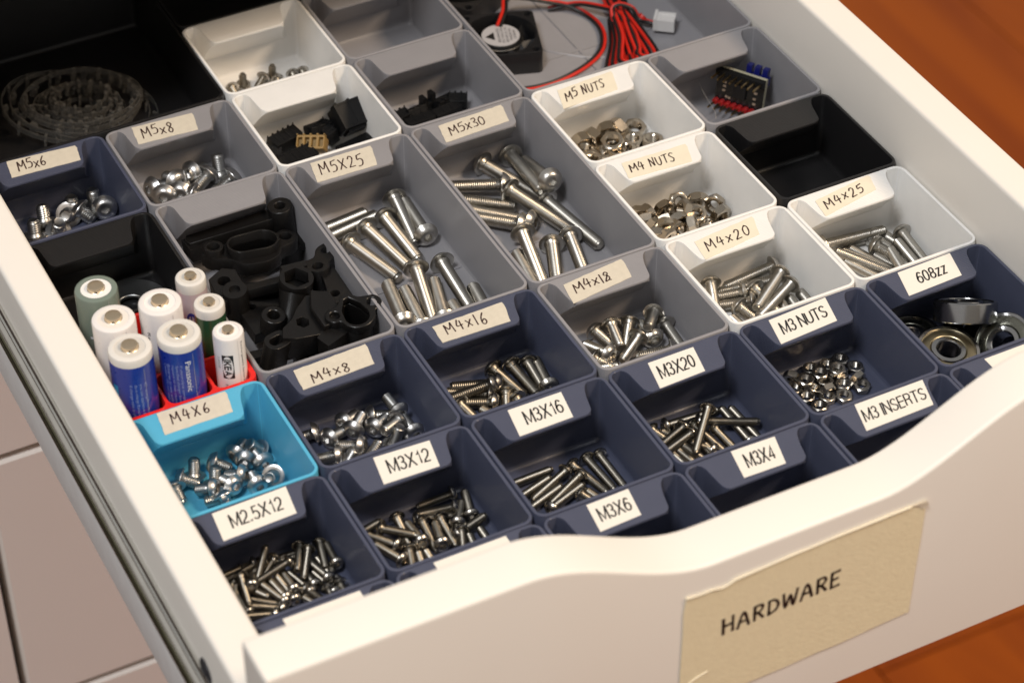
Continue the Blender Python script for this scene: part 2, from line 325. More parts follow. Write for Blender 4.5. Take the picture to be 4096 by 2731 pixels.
# ------------------------------------------------------------------ data measured from the place (mm)
SCREWS = [
 ('M5x6', 5, 6, [21.78, 290.89, -23.88], [0.082, 0.334, 0.939], 'steel screw in the M5x6 bin standing threads up, second from left'),
 ('M5x6', 5, 6, [16.05, 284.48, -23.95], [0.072, 0.217, 0.974], 'steel screw in the M5x6 bin standing threads up, leftmost'),
 ('M5x6', 5, 6, [32.9, 292.34, -24.07], [0.104, 0.011, 0.994], 'steel screw in the M5x6 bin standing threads up, fourth from left'),
 ('M5x6', 5, 6, [41.97, 292.2, -24.02], [-0.044, 0.14, 0.989], 'steel screw in the M5x6 bin standing threads up, rightmost'),
 ('M5x6', 5, 6, [30.54, 288.87, -23.06], [-0.393, -0.728, 0.562], 'steel screw in the M5x6 bin lying head to the back, leftmost'),
 ('M5x6', 5, 6, [24.4, 282.79, -23.87], [0.038, -0.353, 0.935], 'steel screw in the M5x6 bin standing threads up, third from left'),
 ('M5x6', 5, 6, [43.31, 285.06, -21.6], [0.219, 0.916, -0.336], 'steel screw in the M5x6 bin lying head to the front, the only one so'),
 ('M5x6', 5, 6, [34.88, 287.66, -22.22], [0.56, -0.732, -0.389], 'steel screw in the M5x6 bin lying head to the back, rightmost'),
 ('M5x8', 5, 8, [89.84, 287.61, -23.95], [0.029, 0.229, 0.973], 'steel screw in the M5x8 bin standing threads up, the only one so'),
 ('M5x8', 5, 8, [91.81, 279.88, -21.8], [-0.905, -0.167, -0.391], 'steel screw in the M5x8 bin lying head to the right, rightmost'),
 ('M5x8', 5, 8, [84.33, 285.8, -21.84], [-0.857, -0.393, -0.333], 'steel screw in the M5x8 bin lying head to the right, leftmost'),
 ('M5x8', 5, 8, [79.84, 290.1, -22.0], [0.832, 0.46, -0.31], 'steel screw in the M5x8 bin lying head to the left, second from left'),
 ('M5x8', 5, 8, [72.57, 287.41, -21.5], [-0.212, 0.929, -0.302], 'steel screw in the M5x8 bin lying head to the front, second from left'),
 ('M5x8', 5, 8, [63.67, 288.19, -22.3], [0.914, 0.304, -0.27], 'steel screw in the M5x8 bin lying head to the left, leftmost'),
 ('M5x8', 5, 8, [65.49, 281.83, -22.0], [0.448, 0.838, -0.31], 'steel screw in the M5x8 bin lying head to the front, leftmost'),
 ('M5x8', 5, 8, [71.6, 281.22, -22.36], [0.525, 0.811, -0.26], 'steel screw in the M5x8 bin lying head to the front, rightmost'),
 ('M5x8', 5, 8, [75.7, 278.39, -22.48], [0.705, -0.66, -0.26], 'steel screw in the M5x8 bin lying head to the left, rightmost'),
 ('M5x25', 5, 25, [140.33, 240.76, -22.0], [-0.132, -0.987, -0.093], 'steel screw in the M5x25 bin lying head to the back, fourth from left'),
 ('M5x25', 5, 25, [141.39, 216.92, -22.0], [0.105, 0.99, -0.094], 'steel screw in the M5x25 bin lying head to the front, third from left'),
 ('M5x25', 5, 25, [132.41, 232.09, -22.0], [0.065, -0.993, -0.094], 'steel screw in the M5x25 bin lying head to the back, third from left'),
 ('M5x25', 5, 25, [123.95, 229.48, -21.97], [0.203, -0.975, -0.096], 'steel screw in the M5x25 bin lying head to the back, second from left'),
 ('M5x25', 5, 25, [115.25, 224.32, -22.09], [0.311, -0.948, -0.073], 'steel screw in the M5x25 bin lying head to the back, leftmost'),
 ('M5x25', 5, 25, [128.35, 197.07, -19.0], [-0.193, -0.957, -0.216], 'steel screw in the M5x25 bin lying head to the back, fifth from left'),
 ('M5x25', 5, 25, [139.6, 199.12, -22.0], [-0.039, -0.995, -0.094], 'steel screw in the M5x25 bin lying head to the back, rightmost'),
 ('M5x25', 5, 25, [113.54, 176.33, -21.91], [0.196, 0.976, -0.098], 'steel screw in the M5x25 bin lying head to the front, leftmost'),
 ('M5x25', 5, 25, [118.12, 170.39, -22.02], [0.171, 0.981, -0.093], 'steel screw in the M5x25 bin lying head to the front, second from left'),
 ('M5x25', 5, 25, [126.79, 170.78, -21.86], [0.279, 0.955, -0.1], 'steel screw in the M5x25 bin lying head to the front, fourth from left'),
 ('M5x25', 5, 25, [140.55, 160.71, -21.73], [0.165, 0.981, -0.105], 'steel screw in the M5x25 bin lying head to the front, rightmost'),
 ('M5x25', 5, 25, [130.79, 155.68, -21.13], [0.124, 0.984, -0.13], 'steel screw in the M5x25 bin lying head to the front, fifth from left'),
 ('M5x25', 5, 25, [104.43, 235.76, -22.22], [0.973, 0.214, -0.086], 'steel screw in the M5x25 bin lying head to the left, leftmost'),
 ('M5x25', 5, 25, [107.68, 231.48, -22.21], [0.963, 0.256, -0.086], 'steel screw in the M5x25 bin lying head to the left, rightmost'),
 ('M5x30', 5, 30, [190.41, 244.24, -22.0], [-0.077, -0.985, 0.157], 'steel screw in the M5x30 bin lying head to the back, second from left'),
 ('M5x30', 5, 30, [190.93, 214.25, -12.95], [0.124, 0.921, -0.368], 'steel screw in the M5x30 bin lying head to the front, rightmost'),
 ('M5x30', 5, 30, [178.99, 244.58, -21.97], [0.393, -0.917, -0.068], 'steel screw in the M5x30 bin lying head to the back, leftmost'),
 ('M5x30', 5, 30, [178.83, 228.23, -20.5], [-0.826, 0.548, -0.129], 'steel screw in the M5x30 bin lying head to the right, the only one so'),
 ('M5x30', 5, 30, [154.18, 234.32, -21.51], [0.839, -0.537, -0.083], 'steel screw in the M5x30 bin lying head to the left, the only one so'),
 ('M5x30', 5, 30, [178.03, 205.93, -22.0], [-0.645, 0.76, -0.079], 'steel screw in the M5x30 bin lying head to the front, second from left'),
 ('M5x30', 5, 30, [174.49, 205.88, -22.0], [-0.677, 0.732, -0.079], 'steel screw in the M5x30 bin lying head to the front, leftmost'),
 ('M5x30', 5, 30, [178.76, 221.89, -18.85], [0.376, -0.918, -0.127], 'steel screw in the M5x30 bin lying head to the back, fourth from left'),
 ('M5x30', 5, 30, [189.62, 213.37, -21.91], [0.203, -0.977, -0.07], 'steel screw in the M5x30 bin lying head to the back, sixth from left'),
 ('M5x30', 5, 30, [171.79, 198.59, -20.0], [-0.19, -0.971, -0.144], 'steel screw in the M5x30 bin lying head to the back, third from left'),
 ('M5x30', 5, 30, [161.61, 165.52, -21.6], [0.182, 0.979, -0.09], 'steel screw in the M5x30 bin lying head to the front, third from left'),
 ('M5x30', 5, 30, [179.24, 190.48, -22.0], [-0.384, -0.92, -0.074], 'steel screw in the M5x30 bin lying head to the back, fifth from left'),
 ('M5x30', 5, 30, [187.4, 191.36, -22.0], [-0.228, -0.97, -0.079], 'steel screw in the M5x30 bin lying head to the back, rightmost'),
 ('M4x25', 4, 25, [265.52, 144.12, -21.01], [0.995, -0.097, -0.02], 'steel screw in the M4x25 bin lying head to the left, rightmost'),
 ('M4x25', 4, 25, [266.43, 144.61, -23.07], [0.996, -0.053, -0.069], 'steel screw in the M4x25 bin lying head to the left, leftmost'),
 ('M4x25', 4, 25, [294.06, 136.49, -20.5], [-0.002, -0.984, -0.175], 'steel screw in the M4x25 bin lying head to the back, rightmost'),
 ('M4x25', 4, 25, [294.66, 120.15, -23.06], [-0.172, 0.983, -0.07], 'steel screw in the M4x25 bin lying head to the front, seventh from left'),
 ('M4x25', 4, 25, [281.86, 134.76, -21.0], [0.427, -0.891, -0.155], 'steel screw in the M4x25 bin lying head to the back, second from left'),
 ('M4x25', 4, 25, [279.12, 107.13, -19.2], [0.246, 0.967, -0.072], 'steel screw in the M4x25 bin lying head to the front, sixth from left'),
 ('M4x25', 4, 25, [287.88, 109.05, -21.0], [0.085, 0.996, 0.0], 'steel screw in the M4x25 bin lying head to the front, rightmost'),
 ('M4x25', 4, 25, [285.41, 141.89, -23.0], [0.319, -0.945, -0.074], 'steel screw in the M4x25 bin lying head to the back, leftmost'),
 ('M4x25', 4, 25, [282.06, 117.68, -23.06], [-0.266, 0.962, -0.062], 'steel screw in the M4x25 bin lying head to the front, fourth from left'),
 ('M4x25', 4, 25, [280.72, 119.1, -23.0], [-0.483, 0.875, 0.0], 'steel screw in the M4x25 bin lying head to the front, leftmost'),
 ('M4x25', 4, 25, [283.01, 119.34, -23.13], [-0.426, 0.902, -0.067], 'steel screw in the M4x25 bin lying head to the front, third from left'),
 ('M4x25', 4, 25, [277.39, 112.98, -23.16], [-0.297, 0.952, -0.068], 'steel screw in the M4x25 bin lying head to the front, second from left'),
 ('M4x25', 4, 25, [287.59, 109.98, -22.97], [-0.272, 0.961, -0.041], 'steel screw in the M4x25 bin lying head to the front, fifth from left'),
 ('M4x20', 4, 20, [218.07, 143.63, -20.5], [-0.363, -0.905, -0.22], 'steel screw in the M4x20 bin lying head to the back, leftmost'),
 ('M4x20', 4, 20, [243.4, 143.48, -22.06], [-0.996, -0.013, -0.094], 'steel screw in the M4x20 bin lying head to the right, fourth from left'),
 ('M4x20', 4, 20, [239.85, 137.69, -22.87], [-0.966, 0.243, -0.093], 'steel screw in the M4x20 bin lying head to the right, third from left'),
 ('M4x20', 4, 20, [226.15, 136.19, -22.0], [-0.945, 0.308, -0.113], 'steel screw in the M4x20 bin lying head to the right, leftmost'),
 ('M4x20', 4, 20, [226.92, 131.57, -23.0], [-0.929, 0.359, -0.093], 'steel screw in the M4x20 bin lying head to the right, second from left'),
 ('M4x20', 4, 20, [230.87, 134.7, -21.0], [0.125, -0.973, -0.195], 'steel screw in the M4x20 bin lying head to the back, rightmost'),
 ('M4x20', 4, 20, [240.7, 134.27, -17.56], [-0.824, -0.563, -0.069], 'steel screw in the M4x20 bin lying head to the right, fifth from left'),
 ('M4x20', 4, 20, [241.57, 128.95, -18.98], [-0.9, -0.424, -0.102], 'steel screw in the M4x20 bin lying head to the right, rightmost'),
 ('M4x20', 4, 20, [220.81, 128.53, -21.0], [0.338, -0.921, -0.195], 'steel screw in the M4x20 bin lying head to the back, second from left'),
 ('M4x20', 4, 20, [218.4, 108.01, -22.53], [-0.061, 0.995, -0.074], 'steel screw in the M4x20 bin lying head to the front, leftmost'),
 ('M4x20', 4, 20, [244.19, 109.67, -22.68], [0.105, 0.99, -0.096], 'steel screw in the M4x20 bin lying head to the front, rightmost'),
 ('M4x20', 4, 20, [238.21, 108.93, -22.62], [0.151, 0.985, -0.089], 'steel screw in the M4x20 bin lying head to the front, third from left'),
 ('M4x20', 4, 20, [233.07, 108.0, -22.5], [0.217, 0.97, -0.11], 'steel screw in the M4x20 bin lying head to the front, second from left'),
 ('M4x12', 4, 12, [191.71, 138.27, -20.0], [-0.616, -0.74, 0.268], 'steel screw in the M4x12 bin lying head to the back, fifth from left'),
 ('M4x12', 4, 12, [176.78, 141.27, -22.0], [-0.236, -0.972, 0.009], 'steel screw in the M4x12 bin lying head to the back, third from left'),
 ('M4x12', 4, 12, [170.78, 142.08, -22.8], [0.257, -0.951, -0.174], 'steel screw in the M4x12 bin lying head to the back, leftmost'),
 ('M4x12', 4, 12, [183.4, 140.72, -22.8], [-0.577, -0.798, -0.173], 'steel screw in the M4x12 bin lying head to the back, fourth from left'),
 ('M4x12', 4, 12, [181.87, 131.52, -21.61], [-0.832, -0.534, -0.149], 'steel screw in the M4x12 bin lying head to the right, leftmost'),
 ('M4x12', 4, 12, [186.7, 129.66, -22.4], [0.096, 0.977, -0.19], 'steel screw in the M4x12 bin lying head to the front, rightmost'),
 ('M4x12', 4, 12, [194.1, 133.68, -22.6], [0.01, -0.982, -0.191], 'steel screw in the M4x12 bin lying head to the back, rightmost'),
 ('M4x12', 4, 12, [168.66, 128.93, -21.96], [-0.297, 0.929, -0.22], 'steel screw in the M4x12 bin lying head to the front, leftmost'),
 ('M4x12', 4, 12, [163.85, 129.76, -22.8], [0.476, -0.862, -0.175], 'steel screw in the M4x12 bin lying head to the back, second from left'),
 ('M4x12', 4, 12, [189.21, 121.98, -22.95], [-0.935, 0.327, -0.137], 'steel screw in the M4x12 bin lying head to the right, rightmost'),
 ('M4x12', 4, 12, [158.54, 125.73, -22.14], [0.974, -0.096, -0.205], 'steel screw in the M4x12 bin lying head to the left, the only one so'),
 ('M4x16', 4, 16, [130.4, 140.51, -22.51], [0.269, -0.954, -0.13], 'steel screw in the M4x16 bin lying head to the back, third from left'),
 ('M4x16', 4, 16, [136.65, 139.55, -22.5], [0.134, -0.982, -0.133], 'steel screw in the M4x16 bin lying head to the back, fourth from left'),
 ('M4x16', 4, 16, [142.2, 137.95, -22.5], [-0.038, -0.989, -0.143], 'steel screw in the M4x16 bin lying head to the back, rightmost'),
 ('M4x16', 4, 16, [143.39, 125.12, -22.97], [0.182, 0.979, -0.09], 'steel screw in the M4x16 bin lying head to the front, rightmost'),
 ('M4x16', 4, 16, [127.96, 133.3, -22.0], [-0.874, 0.47, -0.12], 'steel screw in the M4x16 bin lying head to the right, rightmost'),
 ('M4x16', 4, 16, [124.44, 130.88, -18.91], [-0.951, 0.206, -0.23], 'steel screw in the M4x16 bin lying head to the right, second from left'),
 ('M4x16', 4, 16, [122.88, 125.77, -22.6], [-0.814, 0.563, -0.142], 'steel screw in the M4x16 bin lying head to the right, third from left'),
 ('M4x16', 4, 16, [128.27, 126.9, -21.5], [-0.423, -0.882, -0.206], 'steel screw in the M4x16 bin lying head to the back, second from left'),
 ('M4x16', 4, 16, [130.54, 123.59, -22.8], [0.116, -0.985, -0.129], 'steel screw in the M4x16 bin lying head to the back, fifth from left'),
 ('M4x16', 4, 16, [112.47, 129.88, -22.8], [0.217, -0.967, -0.129], 'steel screw in the M4x16 bin lying head to the back, leftmost'),
 ('M4x16', 4, 16, [123.95, 111.26, -22.77], [-0.354, 0.932, -0.077], 'steel screw in the M4x16 bin lying head to the front, leftmost'),
 ('M4x16', 4, 16, [123.92, 129.89, -22.6], [-0.772, 0.623, -0.131], 'steel screw in the M4x16 bin lying head to the right, leftmost'),
 ('M4x8', 4, 8, [74.11, 139.46, -22.0], [0.816, 0.509, -0.274], 'steel screw in the M4x8 bin lying head to the left, second from left'),
 ('M4x8', 4, 8, [83.76, 138.67, -22.5], [0.958, -0.185, -0.218], 'steel screw in the M4x8 bin lying head to the left, rightmost'),
 ('M4x8', 4, 8, [92.01, 135.53, -21.0], [-0.122, 0.989, 0.089], 'steel screw in the M4x8 bin lying head to the front, leftmost'),
 ('M4x8', 4, 8, [63.16, 140.24, -22.8], [-0.931, 0.249, -0.266], 'steel screw in the M4x8 bin lying head to the right, leftmost'),
 ('M4x8', 4, 8, [66.82, 134.8, -22.0], [0.881, 0.409, -0.239], 'steel screw in the M4x8 bin lying head to the left, leftmost'),
 ('M4x8', 4, 8, [75.45, 134.71, -21.6], [0.71, 0.702, -0.052], 'steel screw in the M4x8 bin lying head to the left, third from left'),
 ('M4x8', 4, 8, [82.12, 132.7, -22.0], [0.801, 0.563, -0.201], 'steel screw in the M4x8 bin lying head to the left, fifth from left'),
 ('M4x8', 4, 8, [88.38, 128.82, -19.12], [-0.831, -0.512, 0.218], 'steel screw in the M4x8 bin lying head to the right, rightmost'),
 ('M4x8', 4, 8, [85.15, 124.45, -24.0], [0.306, -0.067, 0.95], 'steel screw in the M4x8 bin standing threads up, rightmost'),
 ('M4x8', 4, 8, [92.67, 124.96, -22.0], [-0.033, 0.999, 0.0], 'steel screw in the M4x8 bin lying head to the front, rightmost'),
 ('M4x8', 4, 8, [73.7, 126.15, -21.5], [-0.75, 0.63, -0.204], 'steel screw in the M4x8 bin lying head to the right, third from left'),
 ('M4x8', 4, 8, [65.87, 126.49, -22.4], [-0.833, 0.451, -0.32], 'steel screw in the M4x8 bin lying head to the right, second from left'),
 ('M4x8', 4, 8, [66.47, 122.36, -24.48], [0.522, -0.019, 0.853], 'steel screw in the M4x8 bin standing threads up, leftmost'),
 ('M4x8', 4, 8, [73.56, 120.7, -23.76], [0.787, 0.33, 0.522], 'steel screw in the M4x8 bin lying head to the left, fourth from left'),
 ('M4x6', 4, 6, [21.17, 141.78, -24.5], [0.183, 0.272, 0.945], 'steel screw in the blue M4x6 bin standing threads up, leftmost'),
 ('M4x6', 4, 6, [25.66, 135.05, -24.4], [0.206, 0.265, 0.942], 'steel screw in the blue M4x6 bin standing threads up, second from left'),
 ('M4x6', 4, 6, [44.05, 141.94, -23.4], [-0.538, -0.063, 0.841], 'steel screw in the blue M4x6 bin standing threads up, third from left'),
 ('M4x6', 4, 6, [36.57, 142.46, -22.0], [0.769, 0.639, 0.0], 'steel screw in the blue M4x6 bin lying head to the left, rightmost'),
 ('M4x6', 4, 6, [28.38, 141.82, -22.32], [0.787, -0.475, -0.395], 'steel screw in the blue M4x6 bin lying head to the left, second from left'),
 ('M4x6', 4, 6, [37.93, 138.39, -22.2], [0.52, 0.845, -0.12], 'steel screw in the blue M4x6 bin lying head to the front, second from left'),
 ('M4x6', 4, 6, [42.67, 134.75, -22.2], [-0.072, 0.99, -0.122], 'steel screw in the blue M4x6 bin lying head to the front, rightmost'),
 ('M4x6', 4, 6, [42.86, 126.61, -21.8], [-0.464, -0.626, 0.627], 'steel screw in the blue M4x6 bin standing threads up, rightmost'),
 ('M4x6', 4, 6, [34.0, 132.25, -22.2], [-0.721, 0.636, -0.277], 'steel screw in the blue M4x6 bin lying head to the right, rightmost'),
 ('M4x6', 4, 6, [29.77, 129.01, -22.0], [-0.309, 0.923, -0.231], 'steel screw in the blue M4x6 bin lying head to the front, leftmost'),
 ('M4x6', 4, 6, [23.3, 130.64, -22.0], [-0.762, 0.575, -0.298], 'steel screw in the blue M4x6 bin lying head to the right, leftmost'),
 ('M4x6', 4, 6, [16.24, 140.12, -22.8], [0.781, -0.571, -0.252], 'steel screw in the blue M4x6 bin lying head to the left, leftmost'),
 ('M4x6', 4, 6, [12.9, 137.11, -23.2], [-0.004, -0.954, -0.299], 'steel screw in the blue M4x6 bin lying head to the back, leftmost'),
 ('M4x6', 4, 6, [37.2, 125.96, -22.2], [0.027, 0.996, -0.08], 'steel screw in the blue M4x6 bin lying head to the front, third from left'),
 ('M4x6', 4, 6, [25.29, 125.73, -22.6], [0.071, -0.816, -0.574], 'steel screw in the blue M4x6 bin lying head to the back, rightmost'),
 ('M4x6', 4, 6, [25.0, 126.32, -23.22], [-0.927, 0.32, -0.197], 'steel screw in the blue M4x6 bin lying head to the right, second from left'),
 ('M3X20', 3, 20, [181.22, 83.85, -16.0], [-0.668, -0.738, -0.1], 'steel screw in the M3X20 bin lying head to the back, third from left'),
 ('M3X20', 3, 20, [178.94, 84.62, -21.01], [0.893, -0.449, -0.024], 'steel screw in the M3X20 bin lying head to the left, rightmost'),
 ('M3X20', 3, 20, [169.72, 90.61, -23.99], [0.999, -0.02, -0.051], 'steel screw in the M3X20 bin lying head to the left, leftmost'),
 ('M3X20', 3, 20, [190.29, 70.56, -23.73], [0.026, 0.998, -0.063], 'steel screw in the M3X20 bin lying head to the front, sixth from left'),
 ('M3X20', 3, 20, [193.74, 69.37, -23.81], [-0.002, 0.998, -0.06], 'steel screw in the M3X20 bin lying head to the front, rightmost'),
 ('M3X20', 3, 20, [182.91, 80.75, -23.5], [0.128, -0.988, -0.084], 'steel screw in the M3X20 bin lying head to the back, rightmost'),
 ('M3X20', 3, 20, [176.82, 85.53, -22.5], [0.259, -0.955, -0.143], 'steel screw in the M3X20 bin lying head to the back, fourth from left'),
 ('M3X20', 3, 20, [172.21, 84.21, -20.5], [-0.95, -0.246, -0.191], 'steel screw in the M3X20 bin lying head to the right, leftmost'),
 ('M3X20', 3, 20, [172.54, 79.82, -20.0], [-0.967, -0.209, -0.147], 'steel screw in the M3X20 bin lying head to the right, rightmost'),
 ('M3X20', 3, 20, [172.99, 87.19, -23.8], [0.219, -0.974, -0.066], 'steel screw in the M3X20 bin lying head to the back, second from left'),
 ('M3X20', 3, 20, [170.65, 59.1, -23.42], [-0.181, 0.983, -0.019], 'steel screw in the M3X20 bin lying head to the front, third from left'),
 ('M3X20', 3, 20, [174.63, 59.78, -23.05], [-0.278, 0.961, 0.013], 'steel screw in the M3X20 bin lying head to the front, fourth from left'),
 ('M3X20', 3, 20, [167.54, 59.13, -23.69], [-0.116, 0.991, -0.065], 'steel screw in the M3X20 bin lying head to the front, second from left'),
 ('M3X20', 3, 20, [178.9, 57.59, -24.0], [-0.14, 0.99, 0.0], 'steel screw in the M3X20 bin lying head to the front, fifth from left'),
 ('M3X20', 3, 20, [177.28, 73.07, -24.0], [-0.499, 0.864, -0.068], 'steel screw in the M3X20 bin lying head to the front, leftmost'),
 ('M3X20', 3, 20, [164.18, 90.26, -23.6], [0.337, -0.938, -0.088], 'steel screw in the M3X20 bin lying head to the back, leftmost'),
 ('M3X16', 3, 16, [110.51, 89.34, -23.94], [0.996, 0.073, -0.054], 'steel screw in the M3X16 bin lying head to the left, leftmost'),
 ('M3X16', 3, 16, [108.97, 82.34, -23.97], [0.949, 0.311, -0.052], 'steel screw in the M3X16 bin lying head to the left, second from left'),
 ('M3X16', 3, 16, [128.83, 86.17, -23.4], [-0.932, -0.351, -0.087], 'steel screw in the M3X16 bin lying head to the right, leftmost'),
 ('M3X16', 3, 16, [110.57, 76.68, -23.94], [0.936, 0.348, -0.054], 'steel screw in the M3X16 bin lying head to the left, third from left'),
 ('M3X16', 3, 16, [132.08, 81.89, -22.9], [-0.917, -0.383, -0.112], 'steel screw in the M3X16 bin lying head to the right, rightmost'),
 ('M3X16', 3, 16, [117.38, 73.47, -23.56], [0.927, 0.37, -0.068], 'steel screw in the M3X16 bin lying head to the left, rightmost'),
 ('M3X16', 3, 16, [132.76, 87.79, -23.71], [0.296, -0.951, -0.086], 'steel screw in the M3X16 bin lying head to the back, leftmost'),
 ('M3X16', 3, 16, [138.32, 88.46, -23.75], [0.114, -0.99, -0.081], 'steel screw in the M3X16 bin lying head to the back, second from left'),
 ('M3X16', 3, 16, [142.84, 88.04, -23.71], [0.047, -0.995, -0.086], 'steel screw in the M3X16 bin lying head to the back, rightmost'),
 ('M3X16', 3, 16, [128.82, 74.37, -23.4], [0.465, -0.877, -0.123], 'steel screw in the M3X16 bin lying head to the back, third from left'),
 ('M3X16', 3, 16, [136.08, 61.52, -23.78], [-0.264, 0.962, -0.076], 'steel screw in the M3X16 bin lying head to the front, the only one so'),
 ('M3X12', 3, 12, [91.27, 93.94, -23.34], [-0.985, 0.098, -0.143], 'steel screw in the M3X12 bin lying head to the right, leftmost'),
 ('M3X12', 3, 12, [89.19, 87.85, -22.76], [-0.958, 0.264, -0.107], 'steel screw in the M3X12 bin lying head to the right, rightmost'),
 ('M3X12', 3, 12, [77.0, 89.05, -23.78], [0.96, -0.276, -0.053], 'steel screw in the M3X12 bin lying head to the left, second from left'),
 ('M3X12', 3, 12, [93.06, 83.09, -23.86], [0.273, 0.959, -0.079], 'steel screw in the M3X12 bin lying head to the front, eighth from left'),
 ('M3X12', 3, 12, [87.11, 80.7, -22.54], [0.522, 0.835, -0.176], 'steel screw in the M3X12 bin lying head to the front, seventh from left'),
 ('M3X12', 3, 12, [85.15, 77.02, -23.64], [0.971, 0.223, 0.086], 'steel screw in the M3X12 bin lying head to the left, rightmost'),
 ('M3X12', 3, 12, [54.23, 90.97, -23.53], [0.984, 0.171, 0.044], 'steel screw in the M3X12 bin lying head to the left, leftmost'),
 ('M3X12', 3, 12, [64.79, 89.35, -22.69], [0.659, -0.745, 0.106], 'steel screw in the M3X12 bin lying head to the back, leftmost'),
 ('M3X12', 3, 12, [71.0, 91.86, -23.27], [-0.078, -0.987, -0.138], 'steel screw in the M3X12 bin lying head to the back, second from left'),
 ('M3X12', 3, 12, [73.1, 77.81, -21.72], [0.013, 0.98, -0.196], 'steel screw in the M3X12 bin lying head to the front, third from left'),
 ('M3X12', 3, 12, [66.12, 81.64, -23.8], [-0.528, 0.844, -0.098], 'steel screw in the M3X12 bin lying head to the front, leftmost'),
 ('M3X12', 3, 12, [64.74, 75.24, -23.75], [-0.363, 0.927, -0.091], 'steel screw in the M3X12 bin lying head to the front, second from left'),
 ('M3X12', 3, 12, [77.25, 86.15, -22.66], [-0.044, -0.977, -0.206], 'steel screw in the M3X12 bin lying head to the back, fourth from left'),
 ('M3X12', 3, 12, [78.51, 74.24, -22.04], [0.232, 0.956, -0.177], 'steel screw in the M3X12 bin lying head to the front, sixth from left'),
 ('M3X12', 3, 12, [83.3, 85.33, -23.29], [-0.02, -0.991, -0.135], 'steel screw in the M3X12 bin lying head to the back, fifth from left'),
 ('M3X12', 3, 12, [86.57, 76.55, -22.6], [-0.375, -0.905, -0.201], 'steel screw in the M3X12 bin lying head to the back, rightmost'),
 ('M3X12', 3, 12, [68.27, 76.86, -22.6], [-0.274, -0.933, -0.233], 'steel screw in the M3X12 bin lying head to the back, third from left'),
 ('M3X12', 3, 12, [72.74, 63.68, -23.51], [0.029, 0.999, -0.024], 'steel screw in the M3X12 bin lying head to the front, fifth from left'),
 ('M3X12', 3, 12, [68.19, 64.49, -23.43], [0.22, 0.974, -0.047], 'steel screw in the M3X12 bin lying head to the front, fourth from left'),
 ('M3X12', 3, 12, [92.79, 65.66, -23.96], [0.036, 0.997, -0.07], 'steel screw in the M3X12 bin lying head to the front, rightmost'),
 ('M3X12', 3, 12, [86.85, 64.59, -23.9], [0.163, 0.985, -0.058], 'steel screw in the M3X12 bin lying head to the front, ninth from left'),
 ('M2.5X12', 2.5, 12, [21.22, 88.94, -25.15], [0.427, 0.283, 0.859], 'steel screw in the M2.5X12 bin standing threads up, the only one so'),
 ('M2.5X12', 2.5, 12, [31.16, 87.4, -19.98], [-0.976, -0.184, -0.12], 'steel screw in the M2.5X12 bin lying head to the right, rightmost'),
 ('M2.5X12', 2.5, 12, [37.67, 93.57, -21.94], [-0.432, -0.895, 0.114], 'steel screw in the M2.5X12 bin lying head to the back, fourth from left'),
 ('M2.5X12', 2.5, 12, [39.37, 90.33, -21.02], [-0.503, -0.86, -0.079], 'steel screw in the M2.5X12 bin lying head to the back, fifth from left'),
 ('M2.5X12', 2.5, 12, [44.6, 93.72, -23.76], [-0.246, -0.967, 0.06], 'steel screw in the M2.5X12 bin lying head to the back, seventh from left'),
 ('M2.5X12', 2.5, 12, [45.49, 82.38, -22.41], [0.12, 0.969, -0.215], 'steel screw in the M2.5X12 bin lying head to the front, fourteenth from left'),
 ('M2.5X12', 2.5, 12, [28.75, 93.99, -24.2], [0.991, 0.071, -0.117], 'steel screw in the M2.5X12 bin lying head to the left, rightmost'),
 ('M2.5X12', 2.5, 12, [21.8, 94.0, -22.19], [-0.978, 0.09, -0.186], 'steel screw in the M2.5X12 bin lying head to the right, second from left'),
 ('M2.5X12', 2.5, 12, [16.04, 89.09, -21.04], [-0.172, -0.982, -0.076], 'steel screw in the M2.5X12 bin lying head to the back, leftmost'),
 ('M2.5X12', 2.5, 12, [17.75, 84.54, -21.0], [0.375, 0.836, -0.399], 'steel screw in the M2.5X12 bin lying head to the front, third from left'),
 ('M2.5X12', 2.5, 12, [24.59, 74.55, -22.35], [-0.303, 0.951, -0.058], 'steel screw in the M2.5X12 bin lying head to the front, fourth from left'),
 ('M2.5X12', 2.5, 12, [25.79, 76.69, -23.13], [-0.116, 0.985, -0.129], 'steel screw in the M2.5X12 bin lying head to the front, fifth from left'),
 ('M2.5X12', 2.5, 12, [28.2, 75.51, -24.0], [-0.115, 0.993, 0.0], 'steel screw in the M2.5X12 bin lying head to the front, sixth from left'),
 ('M2.5X12', 2.5, 12, [29.27, 78.06, -22.35], [0.018, 0.981, -0.192], 'steel screw in the M2.5X12 bin lying head to the front, seventh from left'),
 ('M2.5X12', 2.5, 12, [34.13, 76.2, -24.06], [-0.237, 0.969, -0.07], 'steel screw in the M2.5X12 bin lying head to the front, eighth from left'),
 ('M2.5X12', 2.5, 12, [40.59, 77.45, -22.21], [-0.176, 0.967, -0.181], 'steel screw in the M2.5X12 bin lying head to the front, eleventh from left'),
 ('M2.5X12', 2.5, 12, [36.23, 78.03, -23.6], [-0.1, 0.981, -0.169], 'steel screw in the M2.5X12 bin lying head to the front, ninth from left'),
 ('M2.5X12', 2.5, 12, [41.35, 78.15, -23.2], [0.493, 0.846, -0.203], 'steel screw in the M2.5X12 bin lying head to the front, rightmost'),
 ('M2.5X12', 2.5, 12, [42.96, 74.0, -22.8], [0.061, -0.969, -0.238], 'steel screw in the M2.5X12 bin lying head to the back, rightmost'),
 ('M2.5X12', 2.5, 12, [38.68, 73.17, -22.8], [-0.021, -0.971, -0.238], 'steel screw in the M2.5X12 bin lying head to the back, eighth from left'),
 ('M2.5X12', 2.5, 12, [32.62, 76.61, -22.8], [0.527, -0.816, -0.237], 'steel screw in the M2.5X12 bin lying head to the back, sixth from left'),
